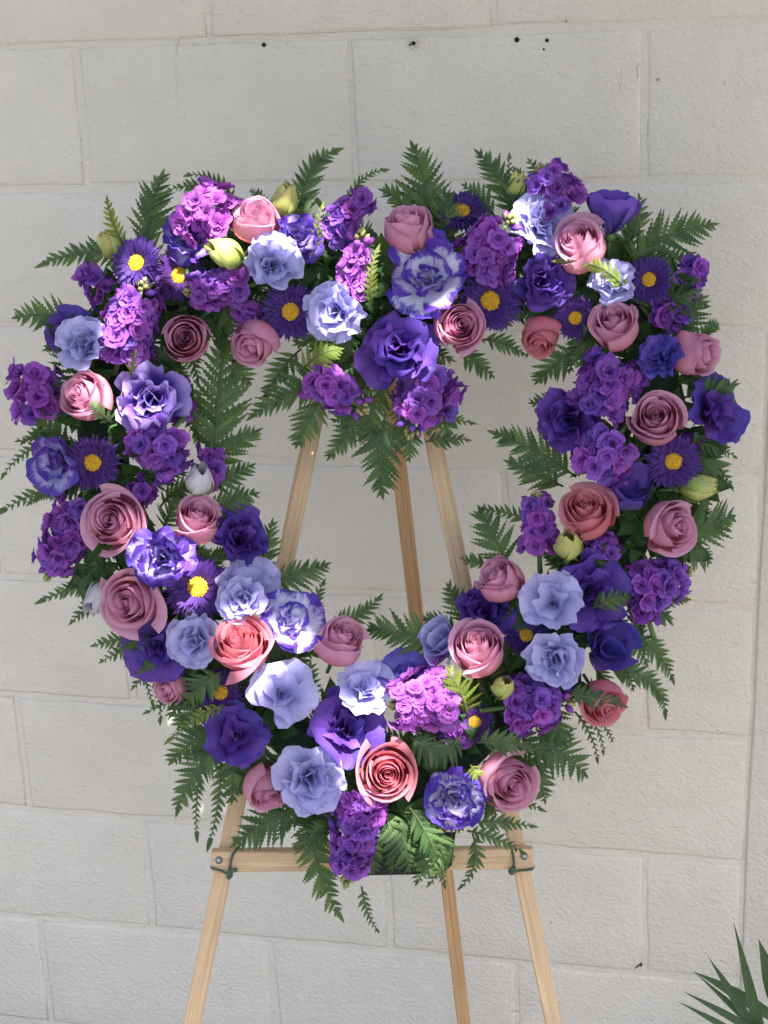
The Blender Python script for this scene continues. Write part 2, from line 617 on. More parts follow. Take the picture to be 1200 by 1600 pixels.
def to_ground(a, b, z=.0):
    d = b - a
    return a + d * ((z - a.z) / d.z)


legs = []
for (a, b) in (((513, 548), (300, 1600)), ((649, 552), (865, 1600))):
    pa, pb = at(*a, -3.0), at(*b, -3.0)
    pb = to_ground(pa, pb)
    beam('leg', pa, pb, .0215, .019, e1, M['pine'], easel)
pa = at(604, 560, -5.6)
pb = to_ground(pa, on_y(725, 1600, -.14))
bl = beam('back_leg', pa, pb, .0195, .019, e1, M['pine_dark'], easel)
beam('crossbar', at(331, 1343.5, -1.0), at(833, 1339.5, -1.0), .0265, .019, e2, M['pine'], easel)
beam('top_bar', at(496, 556, -4.8), at(668, 556, -4.8), .03, .014, e2, M['pine'], easel)


def bolt_mesh():
    V, Fc, U = [], [], []
    k = 12
    prof = [(.0, .0042), (.0030, .0040), (.0042, .0030), (.0044, .0012), (.0072, .0010), (.0074, 0)]
    for r, z in prof:
        for i in range(k):
            a = 2 * math.pi * i / k
            rr = r if r > .006 or i % 2 == 0 else r * .93
            V.append((rr * math.cos(a), rr * math.sin(a), z))
    for q in range(len(prof) - 1):
        for i in range(k):
            Fc.append((q * k + i, (q + 1) * k + i, (q + 1) * k + (i + 1) % k, q * k + (i + 1) % k))
    return mesh('bolt', V, Fc, M['steel'])


bm_ = bolt_mesh()
for px, py in ((342, 1344), (819, 1338)):
    link('bolt', bm_, easel, easel.matrix_basis.inverted() @ Matrix.Translation(at(px, py, -.04)) @ frame_z(nrm).to_4x4() @ Matrix.Scale(.68, 4))


def wire(label, loop, tail, mw_px):
    root = thing('florist_wire', label, 'wire', Matrix.Translation(at(*mw_px, 0)), 'green wires tying the crossbar')
    inv = root.matrix_basis.inverted()
    for nm, pts in (('wire_loop', loop), ('twisted_end', tail)):
        p = [inv @ at(x, y, l) for x, y, l in pts]
        # smooth the path
        q = []
        for i in range(len(p) - 1):
            p0, p1, p2, p3 = p[max(i - 1, 0)], p[i], p[i + 1], p[min(i + 2, len(p) - 1)]
            for s in range(6):
                t = s / 6
                q.append(.5 * ((2 * p1) + (p2 - p0) * t + (2 * p0 - 5 * p1 + 4 * p2 - p3) * t * t + (3 * p1 - p0 - 3 * p2 + p3) * t ** 3))
        q.append(p[-1])
        link(nm, mesh(nm, *tube(q, .0017 if nm == 'wire_loop' else .0028, 6)[:2], M['wire']), root)


wire('green florist wire twisted round the left end of the crossbar',
     [(332, 1350, -3.5), (331, 1356, -.2), (345, 1360, .3), (357, 1364, .3), (362, 1340, .4), (370, 1326, -.2), (378, 1318, -2.2)],
     [(355, 1362, .5), (361, 1367, .7), (357, 1371, .6), (359, 1362, .8), (371, 1359, .8)], (357, 1362))
wire('green florist wire twisted round the right end of the crossbar',
     [(833, 1352, -3.5), (831, 1358, .2), (812, 1360, .4), (803, 1361, .4), (803, 1345, .4), (800, 1328, -.2), (797, 1322, -2.0)],
     [(806, 1358, .6), (800, 1364, .8), (797, 1361, .7), (803, 1356, .7), (799, 1366, .6)], (803, 1361))

# ------------------------------------------------------------------ wreath base
CENTRE = [(600, 545), (562, 450), (470, 410), (370, 410), (275, 440), (195, 525), (155, 640), (168, 760), (225, 880), (305, 990), (390, 1085), (490, 1180), (600, 1285),
          (600, 1285), (700, 1190), (800, 1090), (890, 985), (960, 880), (1015, 760), (1035, 640), (1005, 520), (930, 435), (830, 400), (720, 410), (640, 450), (600, 545)]
base = thing('wreath_base', 'dark green heart shaped foam base under the flowers on black plastic', 'wreath base', Matrix.Translation(at(600, 1350, 2)))
binv = base.matrix_basis.inverted()
for half in (CENTRE[:13], CENTRE[13:]):
    pts = []
    for i in range(len(half) - 1):
        for s in range(4):
            t = s / 4
            pts.append((half[i][0] * (1 - t) + half[i + 1][0] * t, half[i][1] * (1 - t) + half[i + 1][1] * t))
    pts.append(half[-1])
    V, Fc, k = [], [], 10
    for i, (x, y) in enumerate(pts):
        p = at(x, y, 2.4)
        q = at(*pts[min(i + 1, len(pts) - 1)], 2.4) - at(*pts[max(i - 1, 0)], 2.4)
        side = nrm.cross(q).normalized()
        for j in range(k):
            a = 2 * math.pi * j / k
            cx, cy = math.cos(a), math.sin(a)
            sx = math.copysign(abs(cx) ** .6, cx) * .030
            sy = math.copysign(abs(cy) ** .6, cy) * .0215
            V.append(binv @ (p + side * sx + nrm * sy))
    for i in range(len(pts) - 1):
        for j in range(k):
            Fc.append((i * k + j, i * k + (j + 1) % k, (i + 1) * k + (j + 1) % k, (i + 1) * k + j))
    link('foam', mesh('foam', V, Fc, M['foam']), base)
tp = [(540, 1300), (545, 1352), (560, 1368), (690, 1366), (706, 1352), (712, 1300)]
V = [binv @ at(x, y, .3) for x, y in tp] + [binv @ at(x, y, 4.0) for x, y in tp]
n = len(tp)
link('plastic_tray', mesh('plastic_tray', V, [tuple(range(n)), tuple(range(n, 2 * n))[::-1]] + [(i, (i + 1) % n, n + (i + 1) % n, n + i) for i in range(n)], M['tray'], smooth=False), base)


# ------------------------------------------------------------------ petals
def fan_petal(L, W, th0, th1, cup=.25, ruf=.08, freq=3.0, seed=0, nu=9, nv=7, notch=0.0, pw=1.0, jag=.0, r0=.05):
    """Fan-shaped petal: grows from the axis, bends from angle th0 to th1 off the axis, ruffled margin."""
    rn = random.Random(seed)
    ph = rn.uniform(0, 6.28)
    ph2 = rn.uniform(0, 6.28)
    V, U = [], []
    rr, zz = [r0], [0.0]
    steps = 40
    for s in range(steps):
        th = th0 + (th1 - th0) * ((s + .5) / steps) ** pw
        rr.append(rr[-1] + L / steps * math.sin(th))
        zz.append(zz[-1] + L / steps * math.cos(th))
    for j in range(nv):
        v0 = j / (nv - 1)
        for i in range(nu):
            u = -1 + 2 * i / (nu - 1)
            v = v0 * (1 - .20 * abs(u) ** 2.2 - notch * math.exp(-(u / .25) ** 2) + jag * rn.uniform(-1, 1) * v0 ** 3)
            s = v * steps
            a = min(int(s), steps - 1)
            f = s - a
            r = rr[a] * (1 - f) + rr[a + 1] * f
            z = zz[a] * (1 - f) + zz[a + 1] * f
            th = th0 + (th1 - th0) * v ** pw
            w = W * (.16 + .84 * math.sin(math.pi / 2 * min(1, v / .8)))
            x = u * w * (1 - .06 * u * u)
            off = cup * W * u * u * (.4 + .6 * v) + ruf * v * v * (math.sin(freq * u * math.pi + ph) + .5 * math.sin(2.1 * freq * u * math.pi + ph2)) * (.35 + .65 * abs(u) + .3 * (v0 > .9))
            V.append((x, r - off * math.cos(th), z + off * math.sin(th)))
            U.append((i / (nu - 1), v0))
    return V, grid_faces(nu, nv), U


def rotz(part, a, scale=1.0, tilt=0.0):
    V, Fc, U = part
    m = Matrix.Rotation(a, 3, 'Z') @ Matrix.Rotation(tilt, 3, 'X')
    return [m @ (Vector(v) * scale) for v in V], Fc, U


def rose_petal(S, H, A, spiral=.12, flare=.0, roll=.05, inw=.0, seed=0, lean=0.0, nu=11, nv=10, dip=.16):
    """Cupped rose petal wrapped round the axis, one edge tucked under, rim rolled outwards."""
    rn = random.Random(seed)
    k1, k2 = rn.uniform(0, 6.28), rn.uniform(0, 6.28)
    V, U = [], []
    for j in range(nv):
        v = j / (nv - 1)
        for i in range(nu):
            u = -1 + 2 * i / (nu - 1)
            body = math.sin(math.pi / 2 * min(1, v / .55)) ** .75
            r = .10 + (S - .10) * body * (1 - inw * max(0, v - .5) ** 1.5 * 2.2)
            r *= 1 + spiral * u
            r += flare * max(0, v - .55) ** 1.7 * (1 - .35 * u * u)
            top = H * (1 - dip * abs(u) ** 1.8 + .03 * math.sin(3 * u + k1) + .25 * dip * math.exp(-(u / .22) ** 2))
            vv = v
            z = top * vv
            if v > .86:
                t = (v - .86) / .14
                z = top * (.86 + .14 * math.sin(t * 1.9) / math.sin(1.9) * (1 - .35 * t * roll * 6))
                r += roll * S ** .5 * t * t * (1 + .5 * math.sin(2.3 * u + k2)) * (.55 + .75 * abs(u))
            phi = u * A
            wob = .012 * math.sin(5 * u + 4 * v + k2)
            r += wob
            V.append((r * math.sin(phi), r * math.cos(phi) + lean * v * v, z))
            U.append((i / (nu - 1), v))
    return V, grid_faces(nu, nv), U


def rose_core(H, turns=2.4, r1=.27):
    nu, nv = 40, 6
    V, U = [], []
    for j in range(nv):
        v = j / (nv - 1)
        for i in range(nu):
            t = i / (nu - 1)
            r = (.045 + (r1 - .045) * t) * (.55 + .45 * min(1, v * 1.6)) * (1 - .10 * v ** 3)
            r += .018 * v ** 6
            a = turns * 2 * math.pi * t
            z = H * v * (1 - .02 * math.sin(a * 1.5)) - .05 * (1 - t) * v
            V.append((r * math.sin(a), r * math.cos(a), z))
            U.append(((i * .3) % 1, v))
    return V, grid_faces(nu, nv), U


def rose_variant(seed, openn, mat):
    """List of petal meshes of one rose; unit = radius of the bloom. openn 0 = bud, 1 = open."""
    rn = random.Random(seed)
    parts = [rose_core(1.72, 1.9, .16)]
    az = rn.uniform(0, 6.28)
    # (count, radius, height, half angle, flare, roll, drawn in at the top, dip of the corners)
    lays = [(2, .23, 1.75, 1.9, .0, .03, .10, .10), (3, .33, 1.76, 1.55, .0, .04, .20, .13), (3, .44, 1.75, 1.40, .0, .06, .26, .16),
            (3, .58, 1.73, 1.38, .0, .09, .28 - .10 * openn, .18), (3, .75, 1.68 - .06 * openn, 1.30, .0, .12, .26 - .18 * openn, .20), (2, .90, 1.60 - .10 * openn, 1.35, .0, .15, .24 - .20 * openn, .22)]
    if openn > .8:
        lays.append((rn.choice((1, 2)), .95, 1.46 - .06 * openn, 1.15, .06 + .22 * openn, .20, .0, .14))
    for (n_, S, H, A, fl, ro, inw, dp) in lays:
        for k in range(n_):
            a = az + 2 * math.pi * k / n_ + rn.uniform(-.16, .16)
            p = rose_petal(S * rn.uniform(.97, 1.03), H * rn.uniform(.97, 1.025), A * rn.uniform(.94, 1.06), .075, fl * rn.uniform(.4, 1.6), ro * rn.uniform(.6, 1.5), inw, rn.random(), dip=dp * rn.uniform(.8, 1.3))
            parts.append(rotz(p, a))
        az += 1.25 + rn.uniform(-.25, .25)
    return [mesh('rose_petal', *p[:2], mat, p[2]) for p in parts]


def calyx_mesh(n_=5, L=.55, r=.20, w=.13, droop=1.9):
    parts = []
    for k in range(n_):
        p = fan_petal(L, w, .9, droop, .1, .0, 1, k, 5, 5, r0=.08)
        V, Fc, U = p
        V2 = []
        for (x, y, z), (u, v) in zip(V, U):
            V2.append((x * (1 - .85 * v ** 2), y, z - .02))
        parts.append(rotz((V2, Fc, U), 2 * math.pi * k / n_))
    # the hip
    k = 10
    V, Fc, U = [], [], []
    prof = [(.05, -.26), (.13, -.22), (r, -.10), (r * .95, .02), (r * .6, .08)]
    for rr, z in prof:
        for i in range(k):
            a = 2 * math.pi * i / k
            V.append((rr * math.cos(a), rr * math.sin(a), z))
            U.append((.5, .2))
    for q in range(len(prof) - 1):
        for i in range(k):
            Fc.append((q * k + i, q * k + (i + 1) % k, (q + 1) * k + (i + 1) % k, (q + 1) * k + i))
    parts.append((V, Fc, U))
    V, Fc, U = joined(parts)
    return mesh('calyx', V, Fc, M['calyx'], U)


def stem_mesh(L=1.6, r=.075):
    V, Fc, U = tube([(0, 0, -.15), (.01, 0, -.15 - L * .5), (0, .02, -.15 - L)], r, 7)
    return mesh('stem', V, Fc, M['stem'], U)


CALYX = calyx_mesh()
STEM = stem_mesh(.75)

OPEN = (0.0, .10, .42, .58, .92)


def place(px, py, r_px, dx, dy, lift, zc, roll, squash=1.0):
    """Matrix of a flower whose local point (0,0,zc) is seen at the pixel; one local unit = r_px photo pixels."""
    p = at(px, py, lift)
    s = r_px * (p - CAM).length / F_PX
    f = facing(p, dx, dy)
    rot = frame_z(f, roll)
    loc = p - rot @ Vector((0, 0, zc * s))
    return Matrix.Translation(loc) @ rot.to_4x4() @ Matrix.Diagonal((s, s, s * squash, 1))


def add_parts(root, items):
    for nm, me in items:
        link(nm, me, root)


ROSES = [
    # px, py, r, dx, dy, lift, variant, tone, label
    (400, 352, 42, .0, .70, 10, 0, 'm', 'sunlit pink rose at the top left between two yellow green buds'),
    (640, 366, 46, -.12, .80, 8.5, 1, 'm', 'mauve rose seen from its side above the large white and purple bloom'),
    (909, 388, 48, -.35, .50, 10, 2, 'm', 'mauve rose at the upper right with pale lavender blooms on either side'),
    (290, 529, 44, -.06, .04, 9.5, 2, 'm', 'dusky mauve rose facing forward at the upper left inner edge of the heart'),
    (401, 530, 42, -.40, -.50, 9, 1, 'm', 'half open mauve rose tipped down beside the yellow centred aster'),
    (717, 508, 47, .18, .10, 10, 2, 'm', 'mauve rose facing forward right of the biggest dark purple bloom'),
    (846, 520, 37, -.25, -.72, 7.5, 0, 'r', 'deep pink rosebud hanging down into the heart opening between small asters'),
    (963, 514, 44, -.20, .58, 10, 3, 'm', 'mauve rose upright above a purple stock spike on the right arm'),
    (1079, 553, 44, .78, -.10, 8, 1, 'm', 'mauve rosebud pointing out to the right behind a lavender purple bloom'),
    (140, 621, 46, -.48, .28, 9.5, 1, 'm', 'mauve rose turned left on the left arm with a leaf over its base'),
    (1026, 655, 48, -.10, .28, 10, 3, 'm', 'mauve rose with a tight spiral above the aster near the right edge'),
    (180, 815, 52, -.25, .14, 10, 4, 'm', 'wide open mauve rose with spread outer petals on the left arm'),
    (308, 818, 45, .15, .60, 9.5, 3, 'm', 'mauve rose with a sunlit lower petal at the inner left of the heart'),
    (918, 806, 45, -.10, .60, 10, 4, 'r', 'coral tinted open rose above the plump yellow green bud'),
    (1041, 824, 47, .55, .08, 9.5, 2, 'm', 'mauve rose turned right beside broad fern leaflets at the right edge'),
    (210, 937, 50, -.40, -.12, 9.5, 4, 'm', 'mauve rose at the lower left beside the pale bud'),
    (378, 1010, 50, -.08, .52, 11, 4, 'r', 'coral rose with brightly sunlit inner rims at the lower left'),
    (531, 1008, 45, .30, .66, 9, 1, 'm', 'mauve rosebud at the bottom of the heart opening beside the fern'),
    (785, 911, 42, -.50, .58, 8.5, 0, 'm', 'pink rosebud leaning left at the lower right inner edge'),
    (748, 1018, 50, -.10, .55, 10.5, 3, 'm', 'large mauve rose above the bright green fern tip'),
    (271, 1073, 30, -.55, -.25, 6.5, 1, 'm', 'small pink rose peeping out at the lower left under the pale bloom'),
    (605, 1207, 48, .05, -.05, 11, 4, 'r', 'coral rose with sunlit spiral near the bottom point of the heart'),
    (790, 1217, 52, .35, -.20, 9.5, 2, 'm', 'mauve rose turned down to the right near the bottom, under a fern frond'),
    (412, 1226, 42, .30, -.60, 8, 1, 'm', 'dusky pink rose hanging head down left of the big lavender bloom'),
    (938, 1092, 42, .35, -.48, 6.5, 2, 'r', 'dull pink rose half hidden behind fern and stock buds on the lower right'),
]
rr_ = random.Random(77)
for (px, py, r, dx, dy, lift, var, tone, lab) in ROSES:
    mw = place(px, py, r * .93, dx, dy, lift, 1.25 - .45 * min(1, math.hypot(dx, dy) / .5), rr_.uniform(0, 6.28))
    root = thing('rose', lab, 'rose', mw, 'roses in the heart wreath')
    add_parts(root, [('petal', me) for me in rose_variant(700 + int(px) * 3 + int(py), OPEN[var] + rr_.uniform(-.06, .08), M['rose' if tone == 'm' else 'rose_red'])] + [('calyx', CALYX), ('stem', STEM)])


# ------------------------------------------------------------------ lisianthus
def lis_variant(kind, seed, mat):
    """Petal meshes of a lisianthus bloom; unit = radius of the bloom."""
    rn = random.Random(seed)
    out = []
    if kind == 'double':        # many ruffled, folded petals, heart filled with upright ones
        lays = [(3, .72, .38, .05, .22, .6, .13, 1.2), (4, .92, .48, .15, .52, .4, .16, 1.4), (5, 1.08, .58, .32, .98, .28, .15, 1.6), (5, 1.12, .62, .6, 1.36, .12, .13, 1.7)]
    elif kind == 'trumpet':     # funnel with a flared rim
        lays = [(2, .50, .16, .1, .35, .6, .06, 2.0), (3, 1.0, .55, .22, .72, .3, .14, 1.5), (5, 1.25, .72, .45, 1.30, .12, .12, 1.8)]
    elif kind == 'open':        # large loose petals
        lays = [(3, .60, .32, .05, .35, .5, .13, 1.4), (4, .82, .48, .30, .85, .3, .16, 1.5), (5, 1.12, .72, .62, 1.42, .10, .12, 1.4)]
    elif kind == 'cup':         # barely opened cup
        lays = [(3, 1.25, .55, .18, .22, .7, .06, 1.2), (4, 1.5, .85, .72, .22, .6, .08, 1.2)]
    for li, (n_, L, W, a0, a1, cup, ruf, fr) in enumerate(lays):
        az = rn.uniform(0, 6.28)
        for k in range(n_):
            big = li >= 1
            p = fan_petal(L * rn.uniform(.82, 1.1), W * rn.uniform(.85, 1.18), a0 * rn.uniform(.7, 1.3), a1 * rn.uniform(.68, 1.15), cup * rn.uniform(.2, 1.8),
                          ruf * rn.uniform(.7, 1.5), fr * rn.uniform(.7, 1.4), rn.random(), 13 if big else 9, 8 if big else 7, 0.02, .9, .025)
            out.append(rotz(p, az + 2 * math.pi * (k + rn.uniform(-.2, .2)) / n_))
    return [mesh('lisianthus_petal', *p[:2], mat, p[2]) for p in out]


LIS = {}


def lis(kind, tone, i):
    key = (kind, tone, i)
    if key not in LIS:
        LIS[key] = lis_variant(kind, hash_int(kind) * 7 + i * 13 + 5, M[tone])
    return LIS[key]


def hash_int(s):
    return sum(ord(c) * (i + 3) for i, c in enumerate(s))


LISIANTHUS = [
    # px, py, r, dx, dy, lift, form, colour, label
    (427, 412, 43, .08, -.05, 12, 'double', 'lavender', 'pale lavender ruffled bloom below the sunlit pink rose at the top left'),
    (521, 486, 47, -.18, -.10, 11, 'double', 'lavender', 'pale lavender bloom with a sunlit petal just left of the heart cleft'),
    (848, 350, 47, .10, .22, 9, 'double', 'lavender', 'pale lavender bloom above and left of the upper right mauve rose'),
    (959, 438, 35, -.08, .18, 10, 'double', 'lavender', 'small lavender bloom with an olive fern tip across it'),
    (131, 534, 42, -.12, .15, 10, 'double', 'lavender', 'pale blue lavender bloom at the far upper left'),
    (392, 908, 50, .10, .32, 9, 'trumpet', 'lavender', 'pale lavender bloom with a broad back petal at the inner lower left'),
    (376, 937, 36, -.05, -.05, 11.5, 'double', 'lavender', 'small lavender bloom tucked directly above the sunlit coral rose'),
    (303, 1001, 41, -.10, .0, 10, 'double', 'lavender', 'lavender bloom left of the sunlit coral rose'),
    (445, 1080, 50, .02, .02, 11, 'trumpet', 'lavender', 'pale trumpet shaped bloom with sunlit lower ruffle'),
    (570, 1073, 42, .0, .36, 9.5, 'open', 'lavender', 'flat lavender bloom left of the sunlit stock spike'),
    (860, 938, 48, -.12, .05, 12.5, 'trumpet', 'lavender', 'pale lavender bloom beside a large dark purple bloom on the lower right'),
    (866, 1033, 45, .0, -.08, 11.5, 'double', 'lavender', 'pale lavender bloom with deep folds right of the large mauve rose'),
    (487, 1219, 55, .0, -.02, 11, 'double', 'lavender', 'largest lavender bloom, frilly, near the bottom point of the heart'),
    (690, 1004, 32, -.45, .15, 8, 'cup', 'lavender', 'pale lavender petals showing behind the left side of a mauve rose'),
    (668, 431, 62, .02, .16, 10.5, 'open', 'bicolor', 'large white bloom with broad purple petal edges right of the cleft'),
    (84, 722, 43, -.45, -.02, 9, 'open', 'bicolor_edge', 'pale bloom with wavy purple edge at the far left beside the aster'),
    (253, 872, 54, .08, .0, 12.5, 'double', 'bicolor_edge', 'ruffled purple and white bloom with sunlit edges on the left arm'),
    (456, 968, 50, .12, .30, 9, 'open', 'bicolor', 'purple bloom with white throat right of the sunlit coral rose'),
    (711, 1250, 47, -.08, -.18, 10, 'double', 'bicolor', 'white bloom with purple lower edges near the bottom point'),
    (296, 368, 42, -.25, .02, 8.5, 'double', 'bicolor_edge', 'purple bloom with white streaks left of the sunlit pink rose'),
    (1032, 556, 36, -.30, .30, 11, 'double', 'violet', 'lavender purple bloom in front of the rosebud that points right'),
    (951, 1011, 38, .18, .16, 9, 'cup', 'violet', 'half open violet bloom with a pale left petal on the lower right'),
    (233, 626, 58, .05, .02, 10, 'double', 'bicolor_pale', 'big ruffled violet bloom with pale rims on the left arm'),
    (957, 330, 36, .05, .68, 8.5, 'cup', 'violet', 'blue violet cup shaped bloom at the top right edge'),
    (981, 770, 37, .18, .42, 8, 'cup', 'violet', 'blue violet half open bloom below the stock spike on the right arm'),
    (624, 546, 62, .02, .0, 11, 'double', 'purple', 'biggest dark purple bloom at the cleft of the heart'),
    (849, 441, 44, .10, -.08, 9.5, 'double', 'purple', 'dark purple bloom at the upper right below pale lavender petals'),
    (887, 656, 47, -.22, .02, 8.5, 'double', 'purple', 'dark purple bloom at the inner right edge of the heart opening'),
    (1118, 640, 56, .36, .0, 8.5, 'open', 'purple', 'blue purple bloom sticking out at the far right edge'),
    (757, 950, 45, -.15, .30, 7.4, 'double', 'purple', 'dark purple bloom wedged between two mauve roses at the lower right'),
    (922, 920, 60, .02, .0, 9, 'open', 'purple', 'large dark purple bloom on the lower right arm'),
    (377, 840, 47, .20, .15, 8.5, 'double', 'purple', 'dark purple bloom at the inner left edge below fern fronds'),
    (243, 1014, 52, -.25, -.10, 8, 'open', 'purple', 'dark purple bloom at the lower left outer edge under the mauve rose'),
    (369, 1148, 52, .08, .0, 9, 'trumpet', 'purple', 'dark purple bloom with sunlit ruffled rim at the lower left'),
    (541, 1142, 60, .02, .06, 9, 'open', 'purple', 'dark purple bloom between the trumpet shaped bloom and the lower coral rose'),
    (466, 371, 38, .18, .22, 9, 'double', 'bicolor_edge', 'small ruffled purple bloom right of the sunlit pink rose'),
    (108, 522, 38, -.50, .10, 7, 'open', 'purple', 'dark violet petals behind the pale bloom at the far upper left'),
    (634, 1054, 36, -.10, .42, 8, 'open', 'violet', 'violet petals standing behind the sunlit stock spike'),
]
for n_, (px, py, r, dx, dy, lift, form, tone, lab) in enumerate(LISIANTHUS):
    dx, dy = dx + rr_.uniform(-.22, .22), dy + rr_.uniform(-.12, .25)
    mw = place(px, py, r * (1.45 if form == 'cup' else 1.15 if r < 48 else 1.08), dx, dy, lift, {'double': .55, 'trumpet': .75, 'open': .45, 'cup': .75}[form], rr_.uniform(0, 6.28))
    root = thing('lisianthus', lab, 'lisianthus', mw, 'lisianthus blooms in the heart wreath')
    add_parts(root, [('petal', me) for me in lis(form, tone, n_)] + [('calyx', CALYX), ('stem', STEM)])


# ------------------------------------------------------------------ asters
def aster_meshes(seed):
    rn = random.Random(seed)
    parts = []
    for (n_, L, a0, a1) in ((54, 1.0, 1.25, 1.62), (50, .95, 1.1, 1.48), (46, .86, .95, 1.3), (38, .70, .8, 1.12)):
        for k in range(n_):
            p = fan_petal(L * rn.uniform(.82, 1.08), .085, a0 + rn.uniform(-.16, .16), a1 + rn.uniform(-.28, .2), .3, .0, 1, rn.random(), 3, 5, r0=.12)
            V, Fc, U = p
            V = [(x * (1 - .3 * max(0, v - .8) / .2), y, z) for (x, y, z), (u, v) in zip(V, U)]
            parts.append(rotz((V, Fc, U), 2 * math.pi * (k + rn.uniform(-.3, .3)) / n_))
    V, Fc, U = joined(parts)
    petals = mesh('ray_petals', V, Fc, M['aster'], U)
    # dome of tiny florets
    parts = []
    cnt = 90
    for k in range(cnt):
        t = (k + .5) / cnt
        r = .315 * math.sqrt(t)
        a = k * 2.39996
        c = Vector((r * math.cos(a), r * math.sin(a), .26 - .55 * r * r))
        s = rn.uniform(.026, .042)
        parts.append(([c + Vector((s, 0, 0)), c + Vector((0, s, 0)), c + Vector((-s, 0, 0)), c + Vector((0, -s, 0)), c + Vector((0, 0, s * rn.uniform(1.2, 2.2)))],
                      [(0, 1, 4), (1, 2, 4), (2, 3, 4), (3, 0, 4)], [(.5, .5)] * 5))
    k = 16
    V = [(0, 0, .25)] + [(rr * math.cos(2 * math.pi * i / k), rr * math.sin(2 * math.pi * i / k), z) for rr, z in ((.2, .24), (.325, .17), (.315, .05)) for i in range(k)]
    Fc = [(0, 1 + i, 1 + (i + 1) % k) for i in range(k)] + [(1 + q * k + i, 1 + (q + 1) * k + i, 1 + (q + 1) * k + (i + 1) % k, 1 + q * k + (i + 1) % k) for q in range(2) for i in range(k)]
    parts.append((V, Fc, [(.5, .5)] * len(V)))
    V, Fc, U = joined(parts)
    return petals, mesh('flower_disc', V, Fc, M['disc'], U)


AST = [aster_meshes(s) for s in (1, 2, 3)]
ASTERS = [
    (214, 411, 35, -.40, .10, 10, 'aster with half its petals sunlit at the upper left edge'),
    (281, 431, 36, -.05, .22, 7, 'dark aster in shade between the half sunlit aster and the stock buds'),
    (454, 487, 38, -.02, .0, 9, 'aster with bright yellow centre left of the pale bloom near the cleft'),
    (722, 331, 33, .05, .58, 7, 'dark aster tipped up at the top right of the cleft under a fern'),
    (766, 470, 42, -.02, .0, 8, 'aster with yellow centre right of the white and purple bloom'),
    (899, 497, 29, -.1, .0, 8, 'small aster between the hanging deep pink rosebud and the upright rose'),
    (1014, 437, 31, -.15, .05, 8.5, 'small aster at the upper right beside the small lavender bloom'),
    (145, 723, 37, -.10, .02, 9, 'very dark aster with large yellow centre on the far left'),
    (309, 917, 44, -.02, .0, 8, 'dark aster between the ruffled purple and white bloom and the lavender blooms'),
    (1052, 721, 36, .05, .0, 8.5, 'aster under the spiral mauve rose near the right edge'),
    (822, 994, 31, .05, .55, 7.5, 'flat tipped aster between two pale lavender blooms on the lower right'),
    (345, 1082, 32, .05, .1, 7, 'mostly hidden aster below the sunlit coral rose'),
    (742, 1128, 27, .0, .0, 7, 'small dark aster between the two lower stock spikes'),
]
for n_, (px, py, r, dx, dy, lift, lab) in enumerate(ASTERS):
    mw = place(px, py, r * 1.15, dx, dy, lift, .12, rr_.uniform(0, 6.28))
    root = thing('aster', 'purple ' + lab, 'aster', mw, 'asters in the heart wreath')
    pet, dsc = AST[n_ % 3]
    o = link('ray_petals', pet, root)
    o['kind'] = 'stuff'
    link('flower_disc', dsc, root)
    link('calyx', CALYX, root, Matrix.Scale(.7, 4))
    link('stem', STEM, root)


# ------------------------------------------------------------------ buds
def bud_meshes(mat, seed):
    rn = random.Random(seed)
    out = []
    for (n_, S, H) in ((3, .50, 1.72), (4, .62, 1.66)):
        for k in range(n_):
            V, Fc, U = rose_petal(S, H * rn.uniform(.95, 1.04), 1.15, .14, .0, .03, .85, rn.random(), 0, 9, 10, .22)
            # twist the petals round each other
            V2 = []
            for (x, y, z) in V:
                a = z * .55
                V2.append((x * math.cos(a) - y * math.sin(a), x * math.sin(a) + y * math.cos(a), z))
            out.append(mesh('bud_petal', *rotz((V2, Fc, U), 2 * math.pi * k / n_ + S * 5)[:2], mat, U))
    return out


BUD = {'g': [bud_meshes(M['bud'], 1), bud_meshes(M['bud'], 2)], 'w': [bud_meshes(M['bud_white'], 3)]}
BUDS = [
    # centre px, half-width px, axis, lift
    (445, 316, 29, .12, .85, 8, 'g', 'yellow green bud standing at the top right of the sunlit pink rose'),
    (353, 395, 32, -.80, .30, 11.5, 'g', 'fat yellow green bud lying left below the sunlit pink rose'),
    (174, 384, 25, -.55, .70, 7, 'g', 'yellow green bud behind the half sunlit aster at the upper left'),
    (808, 291, 23, .05, .90, 7, 'g', 'pale green bud at the top left of the highest stock spike'),
    (1090, 762, 30, .93, .08, 8, 'g', 'yellow bud pointing right at the far right edge'),
    (888, 852, 30, .0, .62, 11.5, 'g', 'plump yellow green bud below the coral tinted open rose'),
    (786, 1074, 24, .25, .55, 11, 'g', 'small yellow green bud under the large mauve rose'),
    (312, 752, 30, .15, .75, 9, 'w', 'greenish white bud at the inner left above the mauve rose'),
    (157, 931, 31, -.62, -.62, 8, 'w', 'white bud tinged purple at the lower left outer edge'),
]
for n_, (px, py, r, dx, dy, lift, tone, lab) in enumerate(BUDS):
    mw = place(px, py, r * 1.15, dx, dy, lift, .85, rr_.uniform(0, 6.28))
    root = thing('flower_bud', lab, 'flower bud', mw, 'lisianthus buds in the heart wreath')
    add_parts(root, [('petal', me) for me in BUD[tone][n_ % len(BUD[tone])]] + [('calyx', CALYX), ('stem', STEM)])


